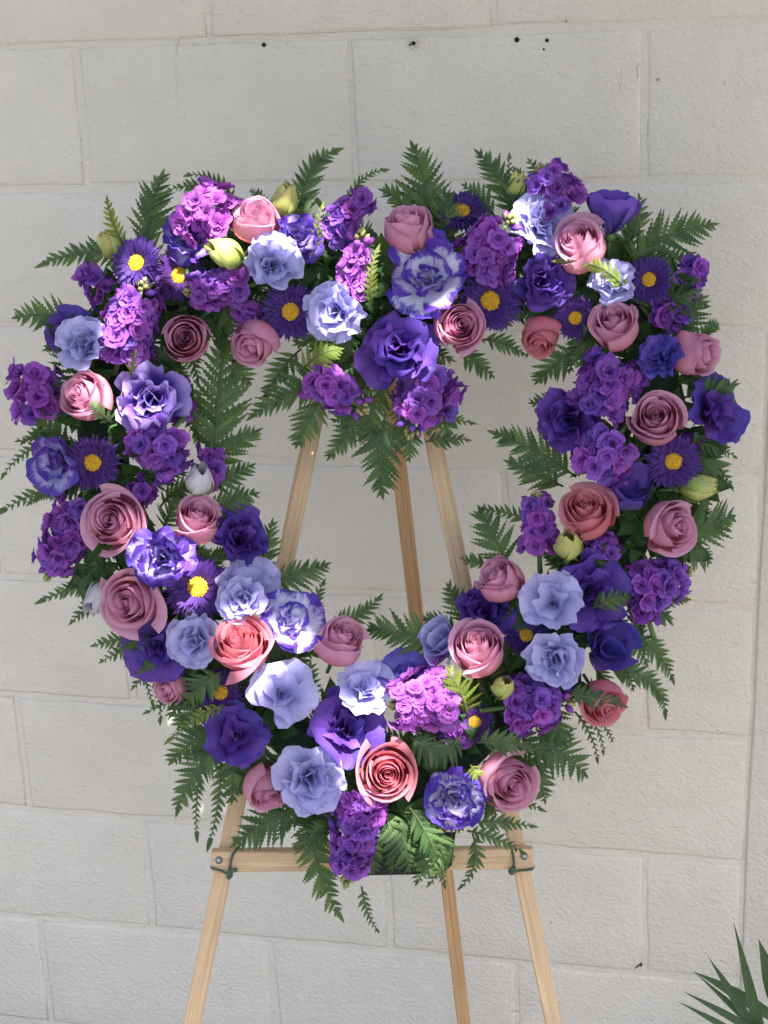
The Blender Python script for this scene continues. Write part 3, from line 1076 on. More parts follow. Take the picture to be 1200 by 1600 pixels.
# ------------------------------------------------------------------ stock spikes
def floret_mesh(seed, mat):
    """Double stock floret: ruffled rosette; unit = its radius."""
    rn = random.Random(seed)
    parts = []
    for (n_, L, W, a0, a1) in ((3, .52, .34, .1, .55), (4, .85, .50, .45, 1.1), (4, 1.08, .62, .8, 1.5)):
        az = rn.uniform(0, 6.28)
        for k in range(n_):
            p = fan_petal(L * rn.uniform(.85, 1.1), W * rn.uniform(.9, 1.15), a0, a1 * rn.uniform(.8, 1.15), .25 * rn.uniform(.2, 1.6), .09, 1.2 * rn.uniform(.7, 1.4), rn.random(), 7, 6, .06, 1, .03)
            parts.append(rotz(p, az + 2 * math.pi * (k + rn.uniform(-.15, .15)) / n_))
    V, Fc, U = joined(parts)
    return mesh('floret', V, Fc, mat, U)


def ovoid(L, r, mat, name, k=7, n_=6):
    V, Fc, U = [], [], []
    for j in range(n_):
        t = j / (n_ - 1)
        rad = r * math.sin(math.pi * (.08 + .88 * t)) ** .8
        for i in range(k):
            a = 2 * math.pi * i / k + t * .5
            q = rad * (1 + .10 * (i % 2))
            V.append((q * math.cos(a), q * math.sin(a), L * t))
            U.append((i / k, t))
    for j in range(n_ - 1):
        for i in range(k):
            Fc.append((j * k + i, j * k + (i + 1) % k, (j + 1) * k + (i + 1) % k, (j + 1) * k + i))
    Fc.append(tuple((n_ - 1) * k + i for i in range(k)))
    return mesh(name, V, Fc, mat, U)


FLO = {t: [floret_mesh(100 + k, M[t]) for k in range(5)] for t in ('stock', 'stock_pink')}
SBUD = [ovoid(1.7, .50, M['stock_bud'], 'bud'), ovoid(1.5, .55, M['stock_bud'], 'bud')]
SBUD_P = {t: ovoid(1.9, .55, M[t], 'purple_bud') for t in ('stock', 'stock_pink')}

STOCK = [
    # base px, tip px, width px, base lift, tip lift, tone, green tip, label
    ((352, 352), (293, 318), 92, 8, 8, 'stock_pink', 0, 'pinkish sunlit stock cluster left of the sunlit rose at the top left'),
    ((375, 447), (292, 455), 66, 8, 10, 'stock', 1, 'purple stock spike pointing left with pale buds above the dusky mauve rose'),
    ((545, 458), (566, 362), 46, 9, 11, 'stock_pink', 1, 'slim sunlit stock spike standing up just left of the heart cleft'),
    ((512, 362), (577, 305), 52, 6, 7, 'stock', 1, 'stock spike with plump purple buds at the top left of the cleft'),
    ((372, 486), (403, 492), 40, 7, 8, 'stock', 0, 'small purple stock cluster above the tipped down mauve rose'),
    ((752, 415), (800, 338), 92, 8, 11, 'stock', 1, 'purple stock cluster with pale yellow buds right of the big bicolour bloom'),
    ((875, 322), (846, 262), 78, 7, 8, 'stock', 1, 'highest stock spike at the very top right of the heart'),
    ((1055, 475), (1090, 410), 46, 5, 5, 'stock', 0, 'loose purple stock florets at the upper right outer edge'),
    ((192, 545), (226, 438), 84, 8, 11, 'stock', 1, 'stock spike with long green budding stem on the upper left'),
    ((165, 462), (128, 420), 48, 6, 6, 'stock', 1, 'small stock spike with closed buds at the upper left outer edge'),
    ((60, 650), (55, 575), 72, 6, 6, 'stock', 0, 'purple stock cluster at the far left edge beside the turned rose'),
    ((262, 680), (225, 722), 88, 8.5, 10, 'stock', 0, 'purple stock cluster under the big ruffled violet bloom'),
    ((128, 782), (72, 905), 80, 7, 6, 'stock', 1, 'long purple stock spike hanging at the far lower left edge'),
    ((492, 588), (572, 642), 66, 8, 9.5, 'stock', 1, 'purple stock spike pointing right at the left of the cleft point'),
    ((672, 582), (640, 682), 84, 7, 9, 'stock', 1, 'purple stock spike hanging from the cleft with green buds at its tip'),
    ((930, 635), (965, 565), 92, 8, 9, 'stock', 0, 'purple stock cluster left of the spiral mauve rose on the right'),
    ((960, 690), (925, 738), 90, 9.5, 9.5, 'stock', 0, 'bright purple stock cluster on the right arm above the coral tinted rose'),
    ((842, 852), (838, 772), 60, 7, 8, 'stock', 1, 'purple stock spike with visible green stem at the inner right edge'),
    ((995, 925), (1078, 890), 78, 7, 6, 'stock', 1, 'purple stock spike pointing right at the lower right outer edge'),
    ((692, 1088), (612, 1102), 96, 9, 11.5, 'stock_pink', 1, 'magenta stock spike in bright sun beside the bright green fern tip'),
    ((795, 1105), (900, 1092), 90, 8, 8.5, 'stock', 1, 'purple stock spike pointing right under the deep folded lavender bloom'),
    ((1020, 480), (1068, 500), 44, 6, 6, 'stock', 0, 'small purple stock spray below the small aster at the upper right'),
    ((268, 600), (285, 655), 44, 5.5, 6, 'stock', 0, 'small purple stock spray at the inner left beside the big ruffled violet bloom'),
    ((110, 860), (120, 800), 46, 6, 7, 'stock', 0, 'small purple stock spray behind the wide open mauve rose'),
    ((690, 640), (712, 600), 44, 6, 6.5, 'stock', 0, 'small purple stock spray right of the hanging cleft spike'),
    ((985, 600), (1000, 575), 46, 6, 7, 'stock', 0, 'small purple stock spray above the spiral mauve rose'),
    ((1010, 960), (990, 900), 50, 6, 7, 'stock', 0, 'small purple stock spray under the right turned rose'),
    ((700, 1130), (720, 1160), 44, 6.5, 7, 'stock', 0, 'small dark purple stock spray below the magenta spike'),
    ((520, 345), (545, 378), 44, 6, 7, 'stock', 0, 'small purple stock spray below the plump buds at the top of the cleft'),
    ((330, 705), (322, 765), 44, 6, 6.5, 'stock', 0, 'small purple stock spray left of the greenish white bud'),
    ((955, 870), (930, 842), 46, 6, 7, 'stock', 0, 'small purple stock spray between the coral tinted rose and the right turned rose'),
    ((1078, 700), (1098, 690), 40, 5, 6, 'stock', 0, 'small purple stock spray under the blue purple bloom at the right edge'),
    ((215, 760), (232, 775), 42, 6, 6.5, 'stock', 0, 'small purple stock spray above the wide open mauve rose'),
    ((565, 1240), (540, 1385), 78, 9, 9, 'stock', 1, 'purple stock spike hanging below the bottom point over the crossbar'),
]
for n_, (b, t, wpx, l0, l1, tone, tip, lab) in enumerate(STOCK):
    rn = random.Random(300 + n_)
    B, T = at(*b, l0), at(*t, l1)
    mpx = (B - CAM).length / F_PX
    ax = (T - B)
    Lpx = ax.length / mpx
    ax.normalize()
    rot = frame_z(ax)
    root = thing('stock_flower', lab, 'stock flower', Matrix.Translation(B) @ rot.to_4x4(), 'stock spikes in the heart wreath')
    inv = root.matrix_basis.inverted()
    toward = (CAM - B).normalized()
    fr = 19.5 * mpx
    core = max(.004, wpx * 1.2 / 2 * mpx - fr * .80)
    nring = max(2, int(round(Lpx / 20)))
    V, Fc, U = tube([(0, 0, -.035), (0, 0, 0), (0, 0, ax.dot(T - B) * .98)], [.0032, .0030, .0022], 6)
    link('stem', mesh('stem', V, Fc, M['stem'], U), root)
    L = (T - B).length
    for q in range(nring):
        s = (q + .35) / nring
        if tip and s > .84: continue
        taper = 1 - .35 * s if tip else 1 - .15 * abs(2 * s - 1)
        per = max(4, int(round(2 * math.pi * (core + fr * .4) / (fr * 1.25))))
        for k in range(per):
            a = 2 * math.pi * (k + .5 * (q % 2) + rn.uniform(-.2, .2)) / per
            rad = Vector((math.cos(a), math.sin(a), 0))
            c = rad * (core * taper * rn.uniform(.68, 1.18)) + Vector((0, 0, s * L + rn.uniform(-.25, .25) * fr))
            d = (rad + Vector((0, 0, .35 + rn.uniform(-.2, .3)))).normalized()
            if (rot @ d).dot(toward) < -.35: continue
            sz = fr * rn.uniform(.82, 1.15) * (1 - .25 * s if tip else 1)
            m4 = Matrix.Translation(c) @ frame_z(d, rn.uniform(0, 6.28)).to_4x4() @ Matrix.Scale(sz, 4)
            link('floret', rn.choice(FLO[tone]), root, m4)
    # one floret on the end of blunt clusters
    if not tip:
        m4 = Matrix.Translation((0, 0, L * .85)) @ frame_z(Vector((.1, .1, 1)), 1.0).to_4x4() @ Matrix.Scale(fr, 4)
        link('floret', rn.choice(FLO[tone]), root, m4)
    else:
        nb = 13
        for k in range(nb):
            tt = k / (nb - 1)
            a = k * 2.4
            rad = Vector((math.cos(a), math.sin(a), 0))
            rr = fr * (.75 * (1 - tt) + .10)
            c = rad * rr * .6 + Vector((0, 0, L * (.80 + .17 * tt)))
            d = (rad * (1.15 - tt) + Vector((0, 0, .55 + tt))).normalized()
            sz = fr * (.42 - .12 * tt)
            pur = k < 4
            m4 = Matrix.Translation(c) @ frame_z(d, a).to_4x4() @ Matrix.Scale(sz * (1.25 if pur else 1), 4)
            link('bud', SBUD_P[tone] if pur else SBUD[k % 2], root, m4)


# ------------------------------------------------------------------ ferns
def leaflet_mesh(seed, teeth, deep, mat):
    """Toothed leaflet, unit length along Y, unit full width in X, folded along its midrib."""
    rn = random.Random(seed)
    ys, wl = [], []
    mid, left, right = [], [], []
    V, U, Fc = [], [], []
    prof = lambda y: y * 0 + .5 * (math.sin(math.pi * min(1, (y * .88 + .12)) ** .62) ** .75) * (1 - .15 * y)

    def z_of(x, y):
        return -.16 * abs(x) - .10 * y * y

    rows = []
    for k in range(teeth):
        y0 = -.06 + 1.06 * k / teeth
        y1 = -.06 + 1.06 * (k + .62) / teeth
        rows.append((y0, prof(max(0, y0)) * (1 - deep), y0))
        rows.append((y1, prof(max(0, y1)), min(1.0, y1 + .22 / teeth)))
    rows.append((1.0, .0, 1.0))
    for (y, w, yt) in rows:
        w *= rn.uniform(.92, 1.06)
        for x, yy in ((-w, yt), (0, y), (w, yt)):
            V.append((x, yy, z_of(x, yy)))
            U.append((x + .5, yy))
    n_ = len(rows)
    for j in range(n_ - 2):
        a, b = j * 3, (j + 1) * 3
        Fc.append((a, a + 1, b + 1, b))
        Fc.append((a + 1, a + 2, b + 2, b + 1))
    a, b = (n_ - 2) * 3, (n_ - 1) * 3
    Fc.append((a, a + 1, b + 1))
    Fc.append((a + 1, a + 2, b + 1))
    # drop the two unused tip verts by pointing them at the tip
    return mesh('leaflet', V, Fc, mat, U, smooth=False)


LEAF = {t: [leaflet_mesh(k, 7 + k % 3, (.42, .52, .46, .58)[k % 4], M[t]) for k in range(5)] for t in ('fern', 'fern_sunlit')}
LEAF_S = {t: [leaflet_mesh(40 + k, 5, .32, M[t]) for k in range(3)] for t in ('fern', 'fern_sunlit')}
fern_no = [0]


def fern(b, t, wpx, l0, l1, label, arch=(0, 0, 2.0), tone='fern', n=None, turn=None, group='fern fronds around the heart wreath', one_side=0, lw=1.0):
    fern_no[0] += 1
    rn = random.Random(900 + fern_no[0])
    B, T = at(*b, l0), at(*t, l1)
    mpx = (B - CAM).length / F_PX
    mid = (B + T) / 2 + (c_right * arch[0] - c_up * arch[1]) * mpx + nrm * arch[2] / 100
    ctl = mid * 2 - (B + T) / 2
    curve = lambda s: B * (1 - s) ** 2 + ctl * 2 * s * (1 - s) + T * s * s
    tang = lambda s: ((ctl - B) * 2 * (1 - s) + (T - ctl) * 2 * s).normalized()
    Lm = sum((curve((i + 1) / 12) - curve(i / 12)).length for i in range(12))
    root = thing('fern_frond', label, 'fern frond', Matrix.Translation(B), group)
    inv = Matrix.Translation(-B)
    pts = [curve(i / 9) - B for i in range(10)]
    V, Fc, U = tube(pts, [.0014 * (1 - .75 * i / 9) for i in range(10)], 5)
    link('frond_stalk', mesh('frond_stalk', V, Fc, M['fern_stem'], U), root)
    if n is None:
        n = int(max(5, min(13, round(Lm / mpx / 11.5))))
    tw = rn.uniform(-.35, .35) if turn is None else turn
    face0 = (nrm + (CAM - B).normalized()).normalized()
    W = wpx / 2 * mpx
    step = Lm / n
    for k in range(n):
        s = .10 + .86 * k / n
        env = (1 - s) ** .72 * (.55 + .45 * min(1, s / .22)) * 1.12
        z = tang(s)
        side = z.cross(face0).normalized()
        face = side.cross(z).normalized()
        side = (side * math.cos(tw) + face * math.sin(tw)).normalized()
        face = side.cross(z).normalized()
        for sg in (-1, 1):
            if one_side and sg != one_side: continue
            ss = s + (.35 / n if sg > 0 else 0)
            o = curve(ss) - B
            ang = R(58 - 22 * s + rn.uniform(-7, 7))
            y = (z * math.cos(ang) + side * sg * math.sin(ang) + face * rn.uniform(-.42, .16)).normalized()
            x = y.cross(face).normalized()
            zz = x.cross(y)
            ln = max(.006, W * env / math.sin(ang) * rn.uniform(.88, 1.1))
            wd = min(step * .98, ln * .52) * rn.uniform(.85, 1.1) * lw
            wd = max(wd, ln * .27)
            m3 = Matrix((x * wd, y * ln, zz * wd)).transposed()
            me = rn.choice(LEAF[tone]) if ln / mpx > 17 else rn.choice(LEAF_S[tone])
            link('leaflet', me, root, Matrix.Translation(o) @ m3.to_4x4())
    z = tang(.95)
    side = z.cross(face0).normalized()
    face = side.cross(z).normalized()
    ln = Lm * .16
    m3 = Matrix((side * max(ln * .42, W * .22), z * ln, face * ln * .4)).transposed()
    link('leaflet', LEAF[tone][0], root, Matrix.Translation(curve(.90) - B) @ m3.to_4x4())
    return root


FERNS = [
    # outer ring, clockwise from the left of the top
    ((225, 402), (60, 416), 58, 6, 5, (0, -14, 1), 'fern', 'fern frond pointing left from the half sunlit aster'),
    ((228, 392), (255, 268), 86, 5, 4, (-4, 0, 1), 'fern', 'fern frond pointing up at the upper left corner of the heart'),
    ((198, 390), (167, 308), 36, 7, 7, (-4, 0, 1), 'fern_sunlit', 'small sunlit yellow green fern sprig above the upper left bud'),
    ((120, 500), (20, 497), 66, 6, 4, (0, -6, 1), 'fern', 'short fern frond sticking out left beside the pale blue bloom'),
    ((372, 318), (288, 275), 24, 5, 5, (6, -14, 2), 'fern', 'thin drooping fern tip above the sunlit pinkish stock'),
    ((340, 300), (258, 300), 30, 9, 8, (0, -8, 1), 'fern', 'narrow fern tip lying over the pinkish stock cluster'),
    ((470, 360), (532, 233), 62, 6, 5, (-16, -22, 2), 'fern', 'curving fern frond that nods to the right above the top bud'),
    ((540, 330), (606, 265), 24, 5, 6, (-8, -12, 2), 'fern', 'thin fern tip bending right above the plump purple stock buds'),
    ((672, 368), (643, 224), 104, 5, 4, (8, 0, 1), 'fern', 'tall upright fern frond at the top centre of the heart'),
    ((655, 345), (594, 296), 46, 5, 5, (0, -6, 1), 'fern', 'short fern frond left of the tall upright top centre frond'),
    ((800, 338), (744, 236), 62, 5, 4, (6, -6, 1), 'fern', 'fern frond leaning left at the top, left of the pale green bud'),
    ((775, 340), (722, 288), 46, 5, 4, (0, -4, 1), 'fern', 'fern frond below the left leaning top frond'),
    ((803, 320), (796, 240), 20, 4, 4, (-4, 0, 1), 'fern', 'thin upright fern tip behind the pale green bud'),
    ((850, 290), (824, 247), 38, 5, 4, (0, 0, 1), 'fern', 'small fern tip behind the highest stock spike'),
    ((985, 380), (998, 303), 52, 5, 4, (4, 0, 1), 'fern', 'small fern frond pointing up beside the blue violet cup bloom'),
    ((985, 398), (1118, 350), 84, 5, 4, (0, -8, 1), 'fern', 'broad fern frond pointing right at the upper right edge'),
    ((985, 412), (1085, 395), 60, 4, 4, (0, 4, 1), 'fern', 'dark fern frond under the broad upper right frond'),
    ((1042, 500), (1106, 472), 36, 6, 6, (0, 0, 1), 'fern', 'single dark fern spray above the right pointing rosebud'),
    ((1060, 600), (1125, 592), 34, 6, 6, (0, -4, 1), 'fern', 'fern spray between the right pointing rosebud and the blue purple bloom'),
    ((1072, 690), (1145, 765), 52, 6, 5, (4, -8, 1), 'fern', 'fern frond drooping right beside the lowest aster of the right edge'),
    ((1085, 690), (1152, 716), 34, 7, 6, (0, -4, 1), 'fern', 'thin fern tip under the blue purple bloom'),
    ((1060, 838), (1148, 806), 104, 7, 5, (0, -4, 1), 'fern', 'broad fern frond pointing right beside the right turned rose'),
    ((1062, 850), (1112, 880), 56, 6, 5, (0, 0, 1), 'fern', 'fern leaflets hanging below the right turned rose'),
    ((955, 968), (1012, 1042), 50, 8, 6, (4, -6, 1), 'fern', 'fern frond drooping right from the large dark purple bloom'),
    ((975, 985), (1053, 1068), 52, 6, 4, (8, -12, 1), 'fern', 'longest drooping fern frond on the lower right edge'),
    ((958, 1042), (1040, 1122), 44, 6, 5, (18, -16, 1), 'fern', 'arching fern frond below the half open violet bloom'),
    ((950, 1040), (990, 1080), 36, 5, 5, (6, -6, 1), 'fern', 'short fern spray beside the half open violet bloom'),
    ((885, 1085), (980, 1105), 44, 9, 8, (0, -6, 1), 'fern', 'fern frond lying across the dull pink rose'),
    ((898, 1112), (934, 1192), 22, 6, 5, (6, -4, 1), 'fern', 'thin fern tip hanging under the dull pink rose'),
    ((912, 1112), (943, 1180), 18, 5, 5, (6, -6, 1), 'fern', 'second thin fern tip hanging under the dull pink rose, the one further right'),
    ((935, 1125), (958, 1160), 14, 5, 5, (2, -2, 1), 'fern', 'shortest fern tip right of the two hanging under the dull pink rose'),
    ((835, 1152), (918, 1215), 92, 7, 5, (0, -10, 1), 'fern', 'broad fern frond right of the turned down mauve rose'),
    ((825, 1182), (852, 1255), 60, 6, 5, (4, 0, 1), 'fern', 'fern frond hanging beside the turned down mauve rose'),
    ((752, 1250), (852, 1268), 36, 8, 7, (0, -12, 1), 'fern', 'narrow fern frond pointing right under the turned down rose'),
    ((735, 1285), (838, 1292), 34, 7, 6, (0, -6, 1), 'fern', 'narrow fern frond reaching right above the crossbar end'),
    ((730, 1298), (822, 1335), 34, 7, 6, (0, -8, 1), 'fern', 'narrow fern frond crossing the right end of the crossbar'),
    ((738, 1302), (716, 1390), 34, 6, 6, (14, 0, 1), 'fern', 'fern tip hanging in front of the crossbar at the right of the heart point'),
    ((690, 1300), (650, 1382), 52, 6, 6, (0, 0, 1), 'fern', 'dark fern frond hanging over the black plastic at the heart point'),
    ((705, 1305), (668, 1385), 40, 6, 6, (4, 0, 1), 'fern', 'dark fern tip right of the black plastic at the heart point'),
    ((640, 1262), (684, 1342), 66, 9, 9, (4, -4, 1), 'fern', 'fern frond with sunlit tip left of the white and purple bloom at the bottom'),
    ((600, 1262), (612, 1362), 56, 8, 7, (6, 0, 1), 'fern', 'dark hanging fern frond right of the lowest stock spike'),
    ((565, 1385), (592, 1457), 24, 6, 5, (-4, 0, 1), 'fern', 'thin fern tip hanging lowest of all beneath the stock spike'),
    ((488, 1262), (534, 1436), 76, 6, 5, (-14, 0, 1), 'fern', 'long fern frond hanging in front of the crossbar left of the stock spike'),
    ((470, 1255), (362, 1322), 92, 6, 6, (0, -4, 1), 'fern', 'broad fern frond pointing down left over the left easel leg'),
    ((345, 1165), (325, 1325), 34, 5, 5, (8, 0, 1), 'fern', 'narrow drooping fern frond beside the left easel leg'),
    ((318, 1180), (308, 1312), 26, 4, 4, (-4, 0, 1), 'fern', 'thin drooping fern frond left of the narrow one by the easel leg'),
    ((352, 1150), (276, 1272), 74, 7, 6, (-8, -6, 1), 'fern', 'broad dark fern frond hanging at the lower left'),
    ((345, 1135), (264, 1195), 80, 7, 6, (0, -10, 1), 'fern', 'broad fern frond pointing left under the sunlit fern tip'),
    ((360, 1160), (362, 1255), 70, 6, 5, (4, 0, 1), 'fern', 'dark fern frond under the dark purple bloom with sunlit rim'),
    ((352, 1100), (258, 1162), 30, 9, 9, (0, -8, 1), 'fern_sunlit', 'sunlit yellow green fern tip at the lower left outer edge'),
    ((232, 1035), (250, 1132), 20, 5, 4, (8, -4, 1), 'fern', 'thin drooping fern frond below the lower left purple bloom'),
    ((218, 1020), (205, 1052), 34, 5, 4, (0, 0, 1), 'fern', 'short curled fern tip at the lower left outer edge'),
    ((205, 1005), (240, 1105), 22, 4, 4, (4, 0, 1), 'fern', 'narrow fern frond hanging left of the thin drooping one'),
    ((218, 995), (142, 1010), 38, 6, 5, (0, -4, 1), 'fern', 'fern leaflets pointing left under the lower left mauve rose'),
    ((225, 1005), (155, 1036), 34, 6, 5, (0, -4, 1), 'fern', 'lower fern leaflets pointing down left under the lower left mauve rose'),
    ((195, 905), (58, 942), 44, 6, 5, (0, -8, 1), 'fern', 'fern frond pointing left below the long stock spike'),
    ((175, 930), (108, 976), 36, 6, 5, (0, -6, 1), 'fern', 'short fern tip beside the white bud tinged purple'),
    ((150, 755), (-5, 804), 46, 6, 4, (0, -14, 1), 'fern', 'long fern frond reaching the left edge of the picture below the bicolour bloom'),
    ((80, 690), (2, 748), 26, 5, 4, (-4, -8, 1), 'fern', 'narrow fern frond curving down to the left picture edge'),
    ((95, 690), (24, 690), 22, 5, 5, (0, -4, 1), 'fern', 'single fern tip pointing left under the far left stock cluster'),
    # inner ring
    ((335, 725), (352, 512), 118, 6, 5, (0, 0, 1), 'fern', 'large dark fern frond along the inner left edge under the dusky rose'),
    ((318, 745), (405, 672), 70, 5, 5, (0, -8, 1), 'fern', 'fern frond pointing right into the opening at the inner left'),
    ((322, 800), (404, 770), 62, 7, 6, (0, -4, 1), 'fern', 'fern frond pointing right above the inner left dark purple bloom'),
    ((330, 765), (398, 725), 54, 6, 5, (0, -2, 1), 'fern', 'fern spray between the greenish white bud and the opening'),
    ((360, 560), (392, 600), 60, 5, 5, (0, 0, 1), 'fern', 'fern spray hanging below the dusky mauve rose'),
    ((300, 600), (312, 700), 50, 4, 4, (0, 0, 1), 'fern', 'dark fern frond behind the big ruffled violet bloom'),
    ((512, 592), (388, 655), 74, 7, 6, (0, -8, 1), 'fern', 'fern frond pointing left into the opening left of the cleft point'),
    ((470, 545), (412, 625), 50, 5, 5, (-6, 0, 1), 'fern', 'thin feathery fern frond under the tipped down rose'),
    ((500, 620), (462, 700), 66, 6, 5, (0, 0, 1), 'fern', 'fern frond hanging over the top of the left easel leg'),
    ((585, 640), (512, 718), 66, 6, 5, (0, -4, 1), 'fern', 'fern frond pointing down left from the cleft point'),
    ((602, 645), (598, 776), 96, 6, 5, (-6, 0, 1), 'fern', 'long fern frond hanging from the cleft in front of the back leg'),
    ((560, 640), (520, 660), 44, 6, 5, (0, 0, 1), 'fern', 'short fern spray just under the right pointing stock spike'),
    ((655, 655), (742, 662), 36, 5, 5, (0, -4, 1), 'fern', 'upper narrow fern tip pointing right from the cleft point'),
    ((665, 690), (735, 688), 38, 5, 5, (0, -4, 1), 'fern', 'lower narrow fern tip pointing right from the cleft point'),
    ((640, 660), (640, 722), 44, 6, 6, (0, 0, 1), 'fern', 'small fern leaflets under the green buds at the cleft'),
    ((722, 545), (772, 590), 46, 5, 5, (0, 0, 1), 'fern', 'short fern frond hanging under the forward facing mauve rose'),
    ((755, 530), (822, 555), 38, 5, 5, (0, -4, 1), 'fern', 'narrow fern frond right of the forward facing mauve rose'),
    ((900, 545), (836, 600), 70, 6, 5, (0, -4, 1), 'fern', 'fern frond pointing left into the opening under the small asters'),
    ((885, 628), (826, 630), 44, 7, 6, (0, 0, 1), 'fern', 'short fern spray behind the inner right dark purple bloom'),
    ((900, 745), (768, 675), 84, 6, 5, (0, -6, 1), 'fern', 'broad fern frond pointing left into the opening on the right'),
    ((880, 760), (790, 720), 66, 5, 5, (0, 0, 1), 'fern', 'dark fern frond under the broad one on the inner right'),
    ((795, 885), (748, 792), 84, 7, 6, (0, 0, 1), 'fern', 'fern frond pointing up in front of the right easel leg'),
    ((835, 815), (752, 795), 32, 6, 6, (0, -4, 1), 'fern', 'narrow fern tip pointing left beside the stock spike at the inner right'),
    ((760, 880), (718, 872), 34, 7, 6, (0, 0, 1), 'fern', 'small fern spray on the right easel leg'),
    ((735, 975), (698, 912), 60, 6, 5, (0, 0, 1), 'fern', 'fern frond standing beside the wedged dark purple bloom'),
    ((715, 985), (660, 968), 50, 6, 6, (0, -4, 1), 'fern', 'fern spray crossing the foot of the back leg'),
    ((700, 1012), (572, 985), 84, 7, 6, (0, -10, 1), 'fern', 'broad dark fern frond along the bottom of the opening'),
    ((505, 985), (596, 930), 52, 6, 5, (4, 6, 1), 'fern', 'fern frond rising right above the opening-side rosebud'),
    ((425, 910), (515, 880), 66, 7, 6, (0, 0, 1), 'fern', 'fern frond pointing right over the left easel leg'),
    ((408, 895), (426, 812), 56, 6, 6, (0, 0, 1), 'fern', 'fern frond pointing up beside the left easel leg'),
    ((480, 985), (508, 905), 40, 6, 5, (-4, 0, 1), 'fern', 'thin upright fern frond left of the opening-side rosebud'),
    ((600, 585), (578, 700), 76, 7, 6, (-6, 0, 1), 'fern', 'dark fern frond over the top of the back easel leg, left side'),
    ((632, 600), (618, 706), 60, 7, 7, (6, 0, 1), 'fern', 'dark fern frond over the top of the back easel leg, behind the hanging stock spike'),
    ((690, 610), (700, 690), 56, 6, 5, (0, 0, 1), 'fern', 'dark fern frond over the top of the right easel leg'),
    ((575, 590), (540, 690), 66, 6, 6, (-4, 0, 1), 'fern', 'dark fern frond hanging between the left easel leg and the cleft point'),
    ((625, 1280), (640, 1362), 70, 8, 7, (0, 0, 1), 'fern', 'dark fern frond lying over the black plastic at the heart point'),
    ((580, 1290), (584, 1366), 54, 8, 7, (0, 0, 1), 'fern', 'dark fern frond half behind the lowest stock spike'),
    ((665, 1270), (700, 1350), 70, 7, 7, (0, 0, 1), 'fern', 'dark fern frond covering the right end of the black plastic'),
    # among the flowers
    ((470, 580), (532, 545), 60, 9, 11, (0, -8, 1), 'fern_sunlit', 'bright sunlit fern tip above the left cleft stock spike'),
    ((730, 1118), (698, 1044), 70, 11, 13, (6, 0, 1), 'fern_sunlit', 'vivid green sunlit fern tip beside the magenta stock spike'),
    ((735, 1195), (748, 1212), 34, 11, 12, (0, 0, 1), 'fern_sunlit', 'tiny sunlit fern tip left of the turned down mauve rose'),
    ((495, 395), (505, 318), 22, 8, 9, (-3, 0, 1), 'fern_sunlit', 'yellow sunlit fern tip standing by the small ruffled purple bloom'),
    ((583, 478), (592, 385), 30, 10, 11, (-8, 0, 1), 'fern_sunlit', 'yellow green fern tip beside the slim sunlit stock spike'),
    ((985, 462), (868, 408), 34, 10, 11, (6, -16, 2), 'fern_sunlit', 'olive fern frond arching across the small lavender bloom'),
    ((745, 1160), (835, 1172), 50, 11, 11, (0, -8, 1), 'fern', 'fern frond lying along the top of the turned down mauve rose'),
    ((640, 1150), (700, 1190), 60, 9, 9, (0, 0, 1), 'fern', 'dark fern frond right of the lower coral rose'),
    ((720, 1150), (668, 1205), 60, 9, 9, (0, 0, 1), 'fern', 'dark fern frond above the white and purple bloom at the bottom'),
    ((345, 1050), (285, 1105), 66, 9, 8, (0, -6, 1), 'fern', 'fern frond covering the small pink rose at the lower left'),
    ((175, 660), (140, 625), 34, 11, 12, (0, 0, 1), 'fern', 'small fern leaf lying over the left turned rose'),
    ((205, 590), (212, 548), 22, 11, 12, (0, 0, 1), 'fern_sunlit', 'sunlit green leaf sprig above the big ruffled violet bloom'),
    ((925, 950), (985, 930), 46, 10, 9, (0, -4, 1), 'fern', 'fern leaflets over the lower right stock spike'),
    ((540, 490), (545, 560), 56, 8, 8, (0, 0, 1), 'fern', 'dark fern frond between the cleft blooms'),
]
for (b, t, w, l0, l1, arch, tone, lab) in FERNS:
    fern(b, t, w, l0, l1, lab, arch, tone)

